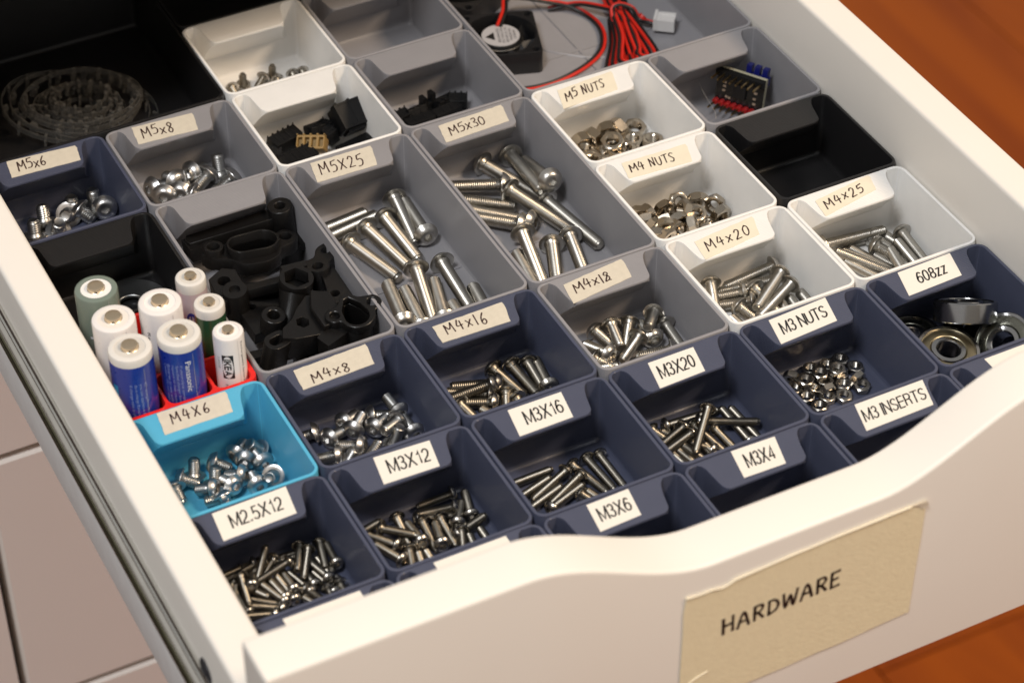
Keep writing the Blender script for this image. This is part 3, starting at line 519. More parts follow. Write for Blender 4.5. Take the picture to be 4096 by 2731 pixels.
 ('M2.5X12', 2.5, 12, [35.82, 65.04, -23.91], [-0.389, 0.917, -0.091], 'steel screw in the M2.5X12 bin lying head to the front, tenth from left'),
 ('M2.5X12', 2.5, 12, [16.0, 89.05, -24.63], [0.428, -0.888, 0.17], 'steel screw in the M2.5X12 bin lying head to the back, second from left'),
 ('M2.5X12', 2.5, 12, [23.47, 75.01, -23.81], [-0.713, 0.694, -0.098], 'steel screw in the M2.5X12 bin lying head to the right, fifth from left'),
 ('M2.5X12', 2.5, 12, [23.06, 73.01, -23.2], [-0.804, 0.588, -0.084], 'steel screw in the M2.5X12 bin lying head to the right, sixth from left'),
 ('M2.5X12', 2.5, 12, [20.31, 72.41, -23.87], [-0.886, 0.448, -0.121], 'steel screw in the M2.5X12 bin lying head to the right, fourth from left'),
 ('M2.5X12', 2.5, 12, [29.01, 94.02, -23.57], [-0.764, -0.631, -0.138], 'steel screw in the M2.5X12 bin lying head to the right, seventh from left'),
 ('M2.5X12', 2.5, 12, [24.59, 93.58, -22.98], [-0.857, -0.466, -0.222], 'steel screw in the M2.5X12 bin lying head to the right, third from left'),
 ('M2.5X12', 2.5, 12, [10.44, 91.76, -23.62], [0.984, 0.113, 0.135], 'steel screw in the M2.5X12 bin lying head to the left, leftmost'),
 ('M2.5X12', 2.5, 12, [25.13, 93.61, -23.98], [0.994, -0.039, -0.103], 'steel screw in the M2.5X12 bin lying head to the left, second from left'),
 ('M2.5X12', 2.5, 12, [8.2, 78.19, -24.63], [0.486, 0.86, 0.154], 'steel screw in the M2.5X12 bin lying head to the front, leftmost'),
 ('M2.5X12', 2.5, 12, [13.5, 77.7, -24.62], [-0.089, 0.987, 0.137], 'steel screw in the M2.5X12 bin lying head to the front, second from left'),
 ('M2.5X12', 2.5, 12, [42.38, 77.5, -24.04], [-0.062, 0.995, -0.08], 'steel screw in the M2.5X12 bin lying head to the front, thirteenth from left'),
 ('M2.5X12', 2.5, 12, [40.62, 72.72, -24.08], [-0.211, 0.975, -0.076], 'steel screw in the M2.5X12 bin lying head to the front, twelfth from left'),
 ('M2.5X12', 2.5, 12, [18.12, 93.95, -23.65], [-0.804, -0.572, -0.159], 'steel screw in the M2.5X12 bin lying head to the right, leftmost'),
 ('M2.5X12', 2.5, 12, [18.5, 85.23, -24.45], [0.379, -0.924, -0.058], 'steel screw in the M2.5X12 bin lying head to the back, third from left'),
 ('spare', 3, 6, [120.17, 338.28, -25.14], [-0.056, -0.247, 0.967], 'steel screw in the rearmost white bin standing threads up, leftmost'),
 ('spare', 3, 6, [132.45, 337.73, -25.19], [-0.008, -0.151, 0.988], 'steel screw in the rearmost white bin standing threads up, rightmost'),
 ('spare', 3, 6, [114.87, 336.22, -24.14], [-0.06, -0.977, -0.204], 'steel screw in the rearmost white bin lying head to the back, leftmost'),
 ('spare', 3, 6, [128.06, 336.5, -23.6], [-0.755, -0.579, -0.31], 'steel screw in the rearmost white bin lying head to the right, the only one so'),
 ('spare', 3, 6, [132.38, 332.63, -23.8], [0.075, -0.96, -0.27], 'steel screw in the rearmost white bin lying head to the back, second from left'),
 ('spare', 3, 6, [139.58, 333.75, -24.0], [-0.147, -0.961, -0.233], 'steel screw in the rearmost white bin lying head to the back, third from left'),
 ('spare', 3, 6, [143.67, 333.57, -24.16], [-0.027, -0.979, -0.204], 'steel screw in the rearmost white bin lying head to the back, rightmost'),
]
NUTS = [
 ('M5 NUTS', 8, [217.68, 236.94, -24.5], -60, 80, 'steel hex nut lying flat in the M5 NUTS bin, leftmost'),
 ('M5 NUTS', 8, [217.84, 231.52, -25.0], -90, 80, 'steel hex nut lying flat in the M5 NUTS bin, second from left'),
 ('M5 NUTS', 8, [223.26, 232.75, -25.0], 0, 90, 'steel hex nut lying flat in the M5 NUTS bin, third from left'),
 ('M5 NUTS', 8, [227.8, 233.28, -21.5], -110, 72, 'steel hex nut lying flat in the M5 NUTS bin, fourth from left'),
 ('M5 NUTS', 8, [227.92, 231.09, -24.6], -40, 70, 'steel hex nut lying flat in the M5 NUTS bin, fifth from left'),
 ('M5 NUTS', 8, [231.86, 230.32, -25.0], 0, 90, 'steel hex nut lying flat in the M5 NUTS bin, sixth from left'),
 ('M5 NUTS', 8, [237.23, 234.35, -25.0], 0, 88, 'steel hex nut lying flat in the M5 NUTS bin, seventh from left'),
 ('M5 NUTS', 8, [241.8, 240.63, -24.8], -117, 75, 'steel hex nut lying flat in the M5 NUTS bin, eighth from left'),
 ('M5 NUTS', 8, [243.87, 230.55, -25.0], 0, 90, 'steel hex nut lying flat in the M5 NUTS bin, rightmost'),
 ('M5 NUTS', 8, [218.02, 240.67, -22.8], 95, 15, 'steel hex nut tipped on its edge in the M5 NUTS bin, leftmost'),
 ('M5 NUTS', 8, [223.18, 241.02, -23.0], 15, 5, 'steel hex nut tipped on its edge in the M5 NUTS bin, second from left'),
 ('M5 NUTS', 8, [230.88, 242.18, -23.0], 80, 10, 'steel hex nut tipped on its edge in the M5 NUTS bin, third from left'),
 ('M5 NUTS', 8, [235.03, 241.75, -23.0], 20, 8, 'steel hex nut tipped on its edge in the M5 NUTS bin, rightmost'),
 ('M4 NUTS', 7, [216.96, 194.45, -25.2], 0, 90, 'steel hex nut lying flat in the M4 NUTS bin, leftmost'),
 ('M4 NUTS', 7, [224.5, 190.26, -25.2], 0, 90, 'steel hex nut lying flat in the M4 NUTS bin, second from left'),
 ('M4 NUTS', 7, [227.14, 178.76, -25.2], 0, 88, 'steel hex nut lying flat in the M4 NUTS bin, third from left'),
 ('M4 NUTS', 7, [234.78, 182.1, -22.5], -100, 68, 'steel hex nut lying flat in the M4 NUTS bin, fourth from left'),
 ('M4 NUTS', 7, [235.9, 180.08, -25.3], 0, 90, 'steel hex nut lying flat in the M4 NUTS bin, fifth from left'),
 ('M4 NUTS', 7, [236.76, 177.13, -25.2], 0, 90, 'steel hex nut lying flat in the M4 NUTS bin, sixth from left'),
 ('M4 NUTS', 7, [242.09, 178.07, -25.2], 0, 88, 'steel hex nut lying flat in the M4 NUTS bin, rightmost'),
 ('M4 NUTS', 7, [216.47, 192.55, -23.4], 60, 5, 'steel hex nut tipped on its edge in the M4 NUTS bin, leftmost'),
 ('M4 NUTS', 7, [216.74, 187.04, -22.0], 80, 30, 'steel hex nut tipped on its edge in the M4 NUTS bin, second from left'),
 ('M4 NUTS', 7, [219.76, 191.52, -23.4], 20, 10, 'steel hex nut tipped on its edge in the M4 NUTS bin, third from left'),
 ('M4 NUTS', 7, [216.66, 182.38, -22.0], 95, 10, 'steel hex nut tipped on its edge in the M4 NUTS bin, fourth from left'),
 ('M4 NUTS', 7, [215.93, 179.16, -23.0], 70, 20, 'steel hex nut tipped on its edge in the M4 NUTS bin, fifth from left'),
 ('M4 NUTS', 7, [225.99, 190.77, -23.0], 90, 5, 'steel hex nut tipped on its edge in the M4 NUTS bin, sixth from left'),
 ('M4 NUTS', 7, [219.78, 179.69, -21.0], 85, 5, 'steel hex nut tipped on its edge in the M4 NUTS bin, seventh from left'),
 ('M4 NUTS', 7, [222.04, 183.24, -21.5], 95, 30, 'steel hex nut tipped on its edge in the M4 NUTS bin, eighth from left'),
 ('M4 NUTS', 7, [219.42, 176.69, -23.0], 95, 10, 'steel hex nut tipped on its edge in the M4 NUTS bin, ninth from left'),
 ('M4 NUTS', 7, [223.64, 177.42, -22.0], 95, -10, 'steel hex nut tipped on its edge in the M4 NUTS bin, tenth from left'),
 ('M4 NUTS', 7, [225.99, 180.82, -21.0], 80, 20, 'steel hex nut tipped on its edge in the M4 NUTS bin, eleventh from left'),
 ('M4 NUTS', 7, [233.1, 192.22, -23.0], -100, 35, 'steel hex nut tipped on its edge in the M4 NUTS bin, twelfth from left'),
 ('M4 NUTS', 7, [230.98, 184.99, -21.0], 170, 25, 'steel hex nut tipped on its edge in the M4 NUTS bin, thirteenth from left'),
 ('M4 NUTS', 7, [228.52, 176.93, -22.5], 150, 20, 'steel hex nut tipped on its edge in the M4 NUTS bin, fourteenth from left'),
 ('M4 NUTS', 7, [229.7, 176.18, -20.5], -30, 20, 'steel hex nut tipped on its edge in the M4 NUTS bin, fifteenth from left'),
 ('M4 NUTS', 7, [239.56, 189.52, -22.5], -120, -25, 'steel hex nut tipped on its edge in the M4 NUTS bin, sixteenth from left'),
 ('M4 NUTS', 7, [244.18, 184.75, -23.0], -150, 15, 'steel hex nut tipped on its edge in the M4 NUTS bin, seventeenth from left'),
 ('M4 NUTS', 7, [243.23, 179.1, -23.0], 100, 15, 'steel hex nut tipped on its edge in the M4 NUTS bin, rightmost'),
 ('M3 NUTS', 5.5, [218.49, 87.76, -25.7], -60, 80, 'steel hex nut lying flat in the M3 NUTS bin, leftmost'),
 ('M3 NUTS', 5.5, [222.24, 87.54, -23.2], -80, 82, 'steel hex nut lying flat in the M3 NUTS bin, second from left'),
 ('M3 NUTS', 5.5, [219.39, 82.12, -25.6], 0, 88, 'steel hex nut lying flat in the M3 NUTS bin, third from left'),
 ('M3 NUTS', 5.5, [228.44, 93.61, -25.7], 0, 88, 'steel hex nut lying flat in the M3 NUTS bin, fourth from left'),
 ('M3 NUTS', 5.5, [223.55, 84.52, -25.2], -20, 65, 'steel hex nut lying flat in the M3 NUTS bin, fifth from left'),
 ('M3 NUTS', 5.5, [220.88, 76.33, -25.6], 0, 90, 'steel hex nut lying flat in the M3 NUTS bin, sixth from left'),
 ('M3 NUTS', 5.5, [228.38, 88.19, -23.2], -100, 84, 'steel hex nut lying flat in the M3 NUTS bin, seventh from left'),
 ('M3 NUTS', 5.5, [229.46, 86.14, -25.7], 0, 88, 'steel hex nut lying flat in the M3 NUTS bin, eighth from left'),
 ('M3 NUTS', 5.5, [225.68, 79.11, -25.6], -70, 84, 'steel hex nut lying flat in the M3 NUTS bin, ninth from left'),
 ('M3 NUTS', 5.5, [234.46, 92.55, -25.7], 0, 90, 'steel hex nut lying flat in the M3 NUTS bin, tenth from left'),
 ('M3 NUTS', 5.5, [234.76, 87.19, -23.2], -100, 82, 'steel hex nut lying flat in the M3 NUTS bin, eleventh from left'),
 ('M3 NUTS', 5.5, [235.65, 86.52, -25.7], 0, 88, 'steel hex nut lying flat in the M3 NUTS bin, twelfth from left'),
 ('M3 NUTS', 5.5, [240.03, 93.04, -25.7], 0, 86, 'steel hex nut lying flat in the M3 NUTS bin, thirteenth from left'),
 ('M3 NUTS', 5.5, [234.01, 81.75, -25.7], 0, 90, 'steel hex nut lying flat in the M3 NUTS bin, fourteenth from left'),
 ('M3 NUTS', 5.5, [231.02, 76.84, -25.6], -110, 82, 'steel hex nut lying flat in the M3 NUTS bin, fifteenth from left'),
 ('M3 NUTS', 5.5, [242.39, 87.41, -25.7], 0, 90, 'steel hex nut lying flat in the M3 NUTS bin, sixteenth from left'),
 ('M3 NUTS', 5.5, [239.09, 78.23, -25.4], -100, 80, 'steel hex nut lying flat in the M3 NUTS bin, rightmost'),
 ('M3 NUTS', 5.5, [219.83, 91.84, -24.0], 40, 25, 'steel hex nut tipped on its edge in the M3 NUTS bin, leftmost'),
 ('M3 NUTS', 5.5, [227.08, 80.95, -24.2], 100, 20, 'steel hex nut tipped on its edge in the M3 NUTS bin, second from left'),
 ('M3 NUTS', 5.5, [239.43, 81.4, -24.4], 95, 15, 'steel hex nut tipped on its edge in the M3 NUTS bin, rightmost'),
]
PAPER = [
 ('M5x8', (1, 5), [[9.66, 37.48], [32.37, 35.92], [34.06, 46.51], [11.01, 48.24]], 1, 0.12, 0.62, 0.22, 0.88),
 ('M5x6', (0, 5), [[12.14, 39.65], [37.7, 38.33], [38.77, 47.54], [13.48, 49.73]], 1, 0.13, 0.52, 0.2, 0.9),
 ('M5x30', (3, 3), [[9.7, 86.46], [36.08, 87.73], [37.82, 97.96], [11.44, 96.86]], 1, 0.12, 0.66, 0.25, 0.85),
 ('M5X25', (2, 3), [[8.41, 86.32], [31.84, 85.88], [34.25, 97.44], [10.48, 97.77]], 1, 0.11, 0.8, 0.2, 0.85),
 ('M5 NUTS', (4, 4), [[7.5, 34.64], [31.45, 36.33], [34.77, 47.7], [10.83, 46.05]], 1, 0.1, 0.8, 0.3, 0.85),
 ('M4 NUTS', (4, 3), [[8.65, 37.06], [33.88, 35.47], [36.8, 45.66], [10.6, 46.17]], 1, 0.08, 0.76, 0.25, 0.8),
 ('M4x20', (4, 2), [[9.49, 34.96], [33.21, 38.34], [35.97, 47.98], [11.01, 45.12]], 1, 0.12, 0.86, 0.22, 0.8),
 ('M4x12', (3, 2), [[8.14, 35.13], [32.49, 38.48], [33.87, 48.54], [9.62, 45.44]], 1, 0.12, 0.7, 0.3, 0.85),
 ('M4x25', (5, 2), [[9.26, 38.12], [33.5, 42.93], [35.44, 51.58], [10.56, 47.61]], 1, 0.1, 0.8, 0.22, 0.85),
 ('608zz', (5, 1), [[10.74, 38.3], [32.89, 39.19], [36.04, 51.24], [14.13, 50.69]], 0, 0.27, 0.8, 0.3, 0.72),
 ('M3 NUTS', (4, 1), [[9.5, 35.87], [32.41, 37.42], [35.28, 49.39], [12.11, 48.09]], 0, 0.12, 0.9, 0.3, 0.74),
 ('M3 INSERTS', (4, 0), [[11.33, 37.69], [37.29, 38.17], [40.82, 49.83], [14.64, 49.92]], 0, 0.05, 0.95, 0.3, 0.72),
 ('M3X4', (3, 0), [[15.91, 36.94], [30.98, 36.52], [34.21, 48.58], [18.3, 49.08]], 0, 0.2, 0.85, 0.28, 0.74),
 ('M3X20', (3, 1), [[12.87, 34.96], [30.18, 35.59], [32.65, 47.55], [15.37, 47.48]], 0, 0.13, 0.88, 0.3, 0.76),
 ('M3X16', (2, 1), [[12.12, 35.65], [31.52, 35.85], [33.6, 48.11], [14.19, 48.25]], 0, 0.22, 0.9, 0.3, 0.76),
 ('M4x16', (2, 2), [[10.1, 37.3], [35.08, 36.71], [36.95, 46.83], [10.49, 46.1]], 1, 0.13, 0.7, 0.25, 0.9),
 ('M4x8', (1, 2), [[9.7, 37.51], [35.6, 38.53], [36.94, 48.79], [10.58, 47.62]], 1, 0.17, 0.67, 0.1, 0.6),
 ('M3X12', (1, 1), [[14.68, 36.02], [33.75, 35.38], [35.95, 47.39], [16.71, 48.44]], 0, 0.18, 0.9, 0.3, 0.76),
 ('M2.5X12', (0, 1), [[10.87, 37.2], [35.47, 38.02], [37.05, 50.51], [12.12, 49.95]], 0, 0.18, 0.87, 0.3, 0.74),
 ('M4X6', (0, 2), [[12.05, 38.87], [35.45, 39.08], [36.83, 49.38], [13.24, 49.66]], 1, 0.16, 0.7, 0.3, 0.85),
 ('M3X6', (2, 0), [[14.55, 36.75], [29.19, 37.36], [31.09, 49.1], [16.15, 48.78]], 0, 0.15, 0.88, 0.3, 0.74),
]

# ------------------------------------------------------------------ floor of the room, far below
FLZ = -650.0
floor = link('floor', MB().box(-1500, 3500, -2500, 3500, FLZ - 30, FLZ - 4).mesh('floor'), mat('floor_gap', (0.03, 0.012, 0.006), 0.8))
tag(floor, kind='structure', label='orange-brown varnished wooden plank floor far below the drawer')
def wood(i):
    m = bpy.data.materials.new('varnished_wood'); m.use_nodes = True; nt = m.node_tree; N = nt.nodes; Lk = nt.links; b = N['Principled BSDF']
    b.inputs['Roughness'].default_value = 0.45; b.inputs['Specular IOR Level'].default_value = 0.22
    t = N.new('ShaderNodeTexCoord'); mp = N.new('ShaderNodeMapping'); mp.inputs['Scale'].default_value = (9, 1.1, 9); mp.inputs['Location'].default_value = (i * 3.1, i * 7.7, 0)
    Lk.new(t.outputs['Object'], mp.inputs[0])
    n1 = N.new('ShaderNodeTexNoise'); n1.inputs['Scale'].default_value = 1.6; n1.inputs['Detail'].default_value = 5; n1.inputs['Distortion'].default_value = 0.9
    Lk.new(mp.outputs[0], n1.inputs['Vector'])
    c = N.new('ShaderNodeValToRGB'); c.color_ramp.elements[0].position = .28; c.color_ramp.elements[1].position = .68
    c.color_ramp.elements[0].color = (0.24, 0.040, 0.001, 1); c.color_ramp.elements[1].color = (0.43, 0.092, 0.0015, 1)
    Lk.new(n1.outputs['Fac'], c.inputs[0])
    mp2 = N.new('ShaderNodeMapping'); mp2.inputs['Scale'].default_value = (14, 8, 10); mp2.inputs['Location'].default_value = (i * 1.7, i * 2.3, 0); Lk.new(t.outputs['Object'], mp2.inputs[0])
    v = N.new('ShaderNodeTexVoronoi'); v.inputs['Scale'].default_value = 0.42; Lk.new(mp2.outputs[0], v.inputs['Vector'])
    c2 = N.new('ShaderNodeValToRGB'); c2.color_ramp.elements[0].position = .04; c2.color_ramp.elements[0].color = (0.35, 0.3, 0.3, 1); c2.color_ramp.elements[1].position = .13; c2.color_ramp.elements[1].color = (1, 1, 1, 1)
    Lk.new(v.outputs['Distance'], c2.inputs[0])
    mu = N.new('ShaderNodeMix'); mu.data_type = 'RGBA'; mu.blend_type = 'MULTIPLY'; mu.inputs[0].default_value = 1
    Lk.new(c.outputs[0], mu.inputs[6]); Lk.new(c2.outputs[0], mu.inputs[7]); Lk.new(mu.outputs[2], b.inputs['Base Color'])
    return m
woods = [wood(i) for i in range(4)]
k = 0
for ix in range(-6, 14):
    x0 = 529 + ix * 121.0
    y = -1500 + (ix * 379) % 900
    while y < 2600:
        y1 = y + 950
        rp = rrect(x0 + .6, x0 + 120.4, y + .6, y1 - .6, 1.2, 0, 2)
        me = MB().loft([[(p[0], p[1], FLZ - 3.9) for p in rp], [(p[0], p[1], FLZ - .5) for p in rp], [(p[0] * .999 + .001 * (x0 + 60), p[1], FLZ) for p in rp]], cap0=False).mesh('plank')
        link('plank', me, woods[k % 4], floor); k += 1
        y = y1

# ------------------------------------------------------------------ cabinet and the closed drawers beneath
cab = empty('drawer_cabinet', (150, 300, FLZ), 'white lacquered drawer cabinet from which the open drawer is pulled out', 'cabinet')
def cpart(name, x0, x1, y0, y1, z0, z1, m=M_LAC):
    return MB().box(x0 - 150, x1 - 150, y0 - 300, y1 - 300, z0 - FLZ, z1 - FLZ).build(name, m, cab)
cpart('side_panel', -36, -18.5, 300, 790, FLZ, 69); cpart('side_panel', 318.5, 336, 300, 790, FLZ, 69)
cpart('top_panel', -38, 338, 298, 792, 69.5, 88)
cpart('back_panel', -18, 318, 782, 788, FLZ + 30, 69)
cpart('shelf_rail', -18, 318, 318, 782, -62, -52, mat('inner_board', (0.35, 0.33, 0.31), .6))
zt = -44.5
for h, nm in ((94, 'first'), (143.5, 'second'), (143.5, 'third'), (143.5, 'lowest')):
    d = empty('closed_drawer', (150, 300, zt - h), 'closed white drawer front, %s below the open drawer' % nm, 'drawer', 'closed drawers of the cabinet')
    a = 1.5
    lp = [[(x, y, z) for x, z in ((-165 + a_, a_), (165 - a_, a_), (165 - a_, h - 3 - a_), (-165 + a_, h - 3 - a_))] for a_, y in ((0, 17), (0, 1.2), (1.2, 0))]
    MB().loft(lp).build('front_panel', M_LAC, d)
    zt -= h
cpart('plinth', -18, 318, 315, 330, FLZ, zt - 2)

# ------------------------------------------------------------------ the open drawer
drawer = empty('open_drawer', (0, 0, -44), 'open white drawer with a wavy-topped front, full of small storage bins', 'drawer')
DZ = 44.0
def smooth(t): t = max(0, min(1, t)); return t * t * (3 - 2 * t)
def topz(x):
    return 54.0 - 21.5 * (smooth((x - 62) / 60.0) if x < 150 else smooth((238 - x) / 60.0))
loops = []
xs = [-15.0, -14.6] + [-14 + i * 3.0 for i in range(110)] + [314.8, 315.2]
for i, x in enumerate(xs):
    zt = topz(x) + DZ; r = 1.3; e = 0.4 if i in (0, len(xs) - 1) else 0
    loop = [(x, -0.2 - e, 0.2 + e), (x, -16.5 + e, 0.2 + e)]
    for kx in range(5):
        a = pi / 2 * kx / 4; loop.append((x, -16.5 + r - r * math.cos(a) + (e if kx < 4 else 0), zt - r + r * math.sin(a) - e))
    for kx in range(5):
        a = pi / 2 * kx / 4; loop.append((x, -0.2 - r + r * math.sin(a) - (e if kx > 0 else 0), zt - r + r * math.cos(a) - e))
    loops.append(loop)
MB().loft(loops).build('front_panel', M_LAC, drawer, smooth=40)
def side(x0, x1, top):
    r = 1.6; L_ = []
    for y in (-0.1, 499.0):
        lp = [(x0, y, 0), (x1, y, 0)]
        for kx in range(5): a = pi / 2 * kx / 4; lp.append((x1 - r + r * math.cos(a), y, top + DZ - r + r * math.sin(a)))
        for kx in range(5): a = pi / 2 * kx / 4; lp.append((x0 + r - r * math.sin(a), y, top + DZ - r + r * math.cos(a)))
        L_.append(lp)
    return MB().loft(L_).build('side_panel', M_LAC, drawer, smooth=40)
side(-14.0, -0.5, 22.0); side(300.3, 314.0, 27.0)
MB().box(-0.5, 300.3, 0, 499, 10, 14).build('bottom_panel', M_LAC, drawer)
MB().box(-0.5, 300.3, 485, 499, 14, 60).build('back_panel', M_LAC, drawer)
cf = MB().lathe([(0.1, 0), (3.4, 0), (4.2, .35), (4.2, .8), (3.0, 1.0), (0.1, .6)], 20, M=Matrix.Translation((-14.8, 38, DZ + 2.5)) @ Matrix.Rotation(pi / 2, 4, 'Y'))
cf.box(-15.2, -14.6, 36.6, 39.4, DZ + 1.9, DZ + 3.1)
cf.build('cam_fitting', mat('dark_fitting', (0.05, 0.05, 0.055), .35, .4), drawer, smooth=40)
# runner on the left side
M_CHROME = mat('polished_runner', (0.78, 0.78, 0.74), 0.16, 1.0, noise=.15, nscale=120, bump=.1, bscale=400)
M_FLANGE = mat('grey_runner', (0.70, 0.68, 0.67), .5, .0, noise=.05)
run = empty('drawer_runner', (-14, 0, -44), 'polished metal runner rail along the outer left side of the open drawer', 'rail')
def extr(prof, name, m, y0=2, y1=560, sm=50):
    return MB().loft([[(p[0], y, p[1]) for p in prof] for y in (y0, y1)]).build(name, m, run, smooth=sm)
extr([(-.2, 45), (-.9, 45), (-1.3, 44.2), (-1.5, 43.4), (-2.0, 43.2), (-2.3, 42.2), (-2.8, 41.9), (-3.3, 40.8), (-3.6, 40.2), (-3.0, 39.9), (-.2, 39.9)], 'chrome_channel', M_CHROME)
M_OLV = mat('runner_dark_reflection', (0.20, 0.20, 0.13), 0.22, 1.0, noise=.3, nscale=150, bump=.2, bscale=500)  # same metal, darkened to olive: reflection of a dark room put into the colour
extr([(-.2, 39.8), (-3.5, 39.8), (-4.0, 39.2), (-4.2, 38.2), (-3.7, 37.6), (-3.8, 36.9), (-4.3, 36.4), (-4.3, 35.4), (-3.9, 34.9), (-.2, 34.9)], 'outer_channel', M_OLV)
extr([(-.2, 34.8), (-2.9, 34.8), (-3.1, 34), (-3.1, 11), (-2.9, 10), (-.2, 10)], 'lower_flange', M_FLANGE)
for yy in (): MB().lathe([(.1, 0), (2.2, 0), (2.0, .5), (1, .8), (.1, .5)], 12, M=Matrix.Translation((-3.2, yy, 20)) @ Matrix.Rotation(-pi / 2, 4, 'Y')).build('rivet', M_CHROME, run, smooth=40)
# tape on the front
big = empty('masking_tape_label', (153, -16.6, 0), 'large beige masking tape label lettered HARDWARE on the drawer front', 'label')
rt = random.Random(3)
poly = [(111.4, -27)] + [(112.1 + rt.uniform(-.15, .15), z) for z in (-22, -16, -8, 0, 8, 16)] + [(112.6, 22.6), (117, 22.0), (121, 22.1), (124.5, 21.3), (126.5, 21.6), (129, 22.7), (133.8, 22.9), (140, 23.1), (148, 23.6), (156, 23.7), (163.3, 24.1), (172, 24.2), (181, 24.4), (189.0, 24.4),
        (191.5, 23.5), (194.6, 20.6), (194.5, 14), (194.4, 5), (194.1, -6), (194.0, -16), (193.9, -23.6), (186, -24.0), (178, -24.6), (168.1, -25.3), (160, -25.2), (148.4, -25.8), (135, -26.1), (122, -26.6)]
vs = [(p[0] - 153, 0.0, p[1]) for p in poly] + [(p[0] - 153, -0.25, p[1]) for p in poly]; n_ = len(poly)
me = mesh_from(vs, [tuple(range(n_, 2 * n_))] + [(i, (i + 1) % n_, n_ + (i + 1) % n_, n_ + i) for i in range(n_)], 'tape', None)
link('tape', me, M_TAPEB, big)
MB().loft([[(35.8, -.5, 24.6), (41.3, -.9, 24.9), (42.4, -.7, 22.6), (40.9, -.5, 21.4), (38.6, -.4, 23.3)], [(35.8, -.3, 24.5), (41.2, -.6, 24.7), (42.2, -.4, 22.6), (40.9, -.3, 21.5), (38.6, -.3, 23.2)]]).build('curled_corner', M_TAPEW, big)
MB().tube([(p[0] - 153 + rt.uniform(-.1, .1), -.3 - rt.uniform(0, .2), p[1]) for p in poly[7:21]], .28, 5).build('frayed_edge', M_TAPEW, big)
MB().tube([(-41, -.28, -17), (-36, -.4, -14.2), (-31.5, -.28, -13)], .22, 5).build('crease', M_TAPEW, big)
def fm(u, v): return (-27.2 + u * 40.0, -0.32, 0.6 + u * 1.6 + v * 6.3)
stroke_mesh("HARDWARE", fm, 1.0, gap=.32, jit=.04, rnd=random.Random(5)).build('lettering', mat('marker_black', (0.012, 0.008, 0.008), .5), big)

# ------------------------------------------------------------------ storage bins
def bin_mesh(nx, ny, h=29.0, wall=1.25, ro=4.0, ri=2.4):
    W = nx * 50 - .5; D = ny * 50 - .5; x0 = y0 = .25; x1 = x0 + W; y1 = y0 + D; w = wall
    def lp(ins, r, z): return rrect(x0 + ins, x1 - ins, y0 + ins, y1 - ins, r, z)
    F = -27.0
    loops = [lp(1.6, 2.6, -h), lp(0, ro, -h + 1.6), lp(0, ro, -.35), lp(.12, ro - .1, -.1), lp(.35, ro - .3, 0), lp(w - .3, ro - w + .5, 0), lp(w - .08, ri + .2, -.1), lp(w, ri, -.35)]
    for kx in range(4):
        a = pi / 2 * kx / 3; loops.append(lp(w + .05 + 1.8 * (1 - math.cos(a)), max(.5, ri - 1.2 * (1 - math.cos(a))), F + 1.8 - 1.8 * math.sin(a)))
    return MB().loft(loops).mesh('tray', 32)
TABO = None
def tab_mesh(nx, ny):
    T = ny * 50.0; wd = nx * 50.0
    left = [(4.4, -.9), (5.6, -1.5), (6.6, -2.5), (7.2, -4), (7.4, -6), (7.6, -9), (7.9, -12.2), (8.3, -13.6), (9.1, -14.7), (10.2, -15.1)]
    rt_ = [(37.2 - (50 - wd), -15.1)] if False else [(wd - 14.2, -15.1), (wd - 12.9, -14.8), (wd - 11.9, -13.9), (wd - 11.3, -12.6), (wd - 10.2, -8), (wd - 9.3, -5.2), (wd - 8.6, -3.6), (wd - 7.6, -2.2), (wd - 6.2, -1.3), (wd - 4.6, -.9)]
    left = [tuple(p[:2]) for p in catmull([(x, y, 0) for x, y in left], 3)]; rt_ = [tuple(p[:2]) for p in catmull([(x, y, 0) for x, y in rt_], 3)]
    o = [(x, T + y) for x, y in left + rt_]
    front = T - 15.1
    def zz(y): return -.9 - (y - front) * 1.16
    loops = [[(x, y, .03) for x, y in o], [(x, y, -.7) for x, y in o], [(x, y, zz(y)) for x, y in o]]
    c = Vector((wd / 2, T - 8, 0))
    top = [(c.x + (p[0] - c.x) * .994, c.y + (p[1] - c.y) * .985 if p[1] < T - 1.6 else p[1], .03) for p in loops[0]]
    loops[0] = [(x, y, -.2) for x, y in o]
    return MB().loft([top] + loops).mesh('label_tab', 46)
TRAY = {}; TAB = {}
bins = {}
COLN = {'slate': 'dark slate', 'grey': 'light grey', 'white': 'white', 'black': 'black', 'blue': 'bright blue'}
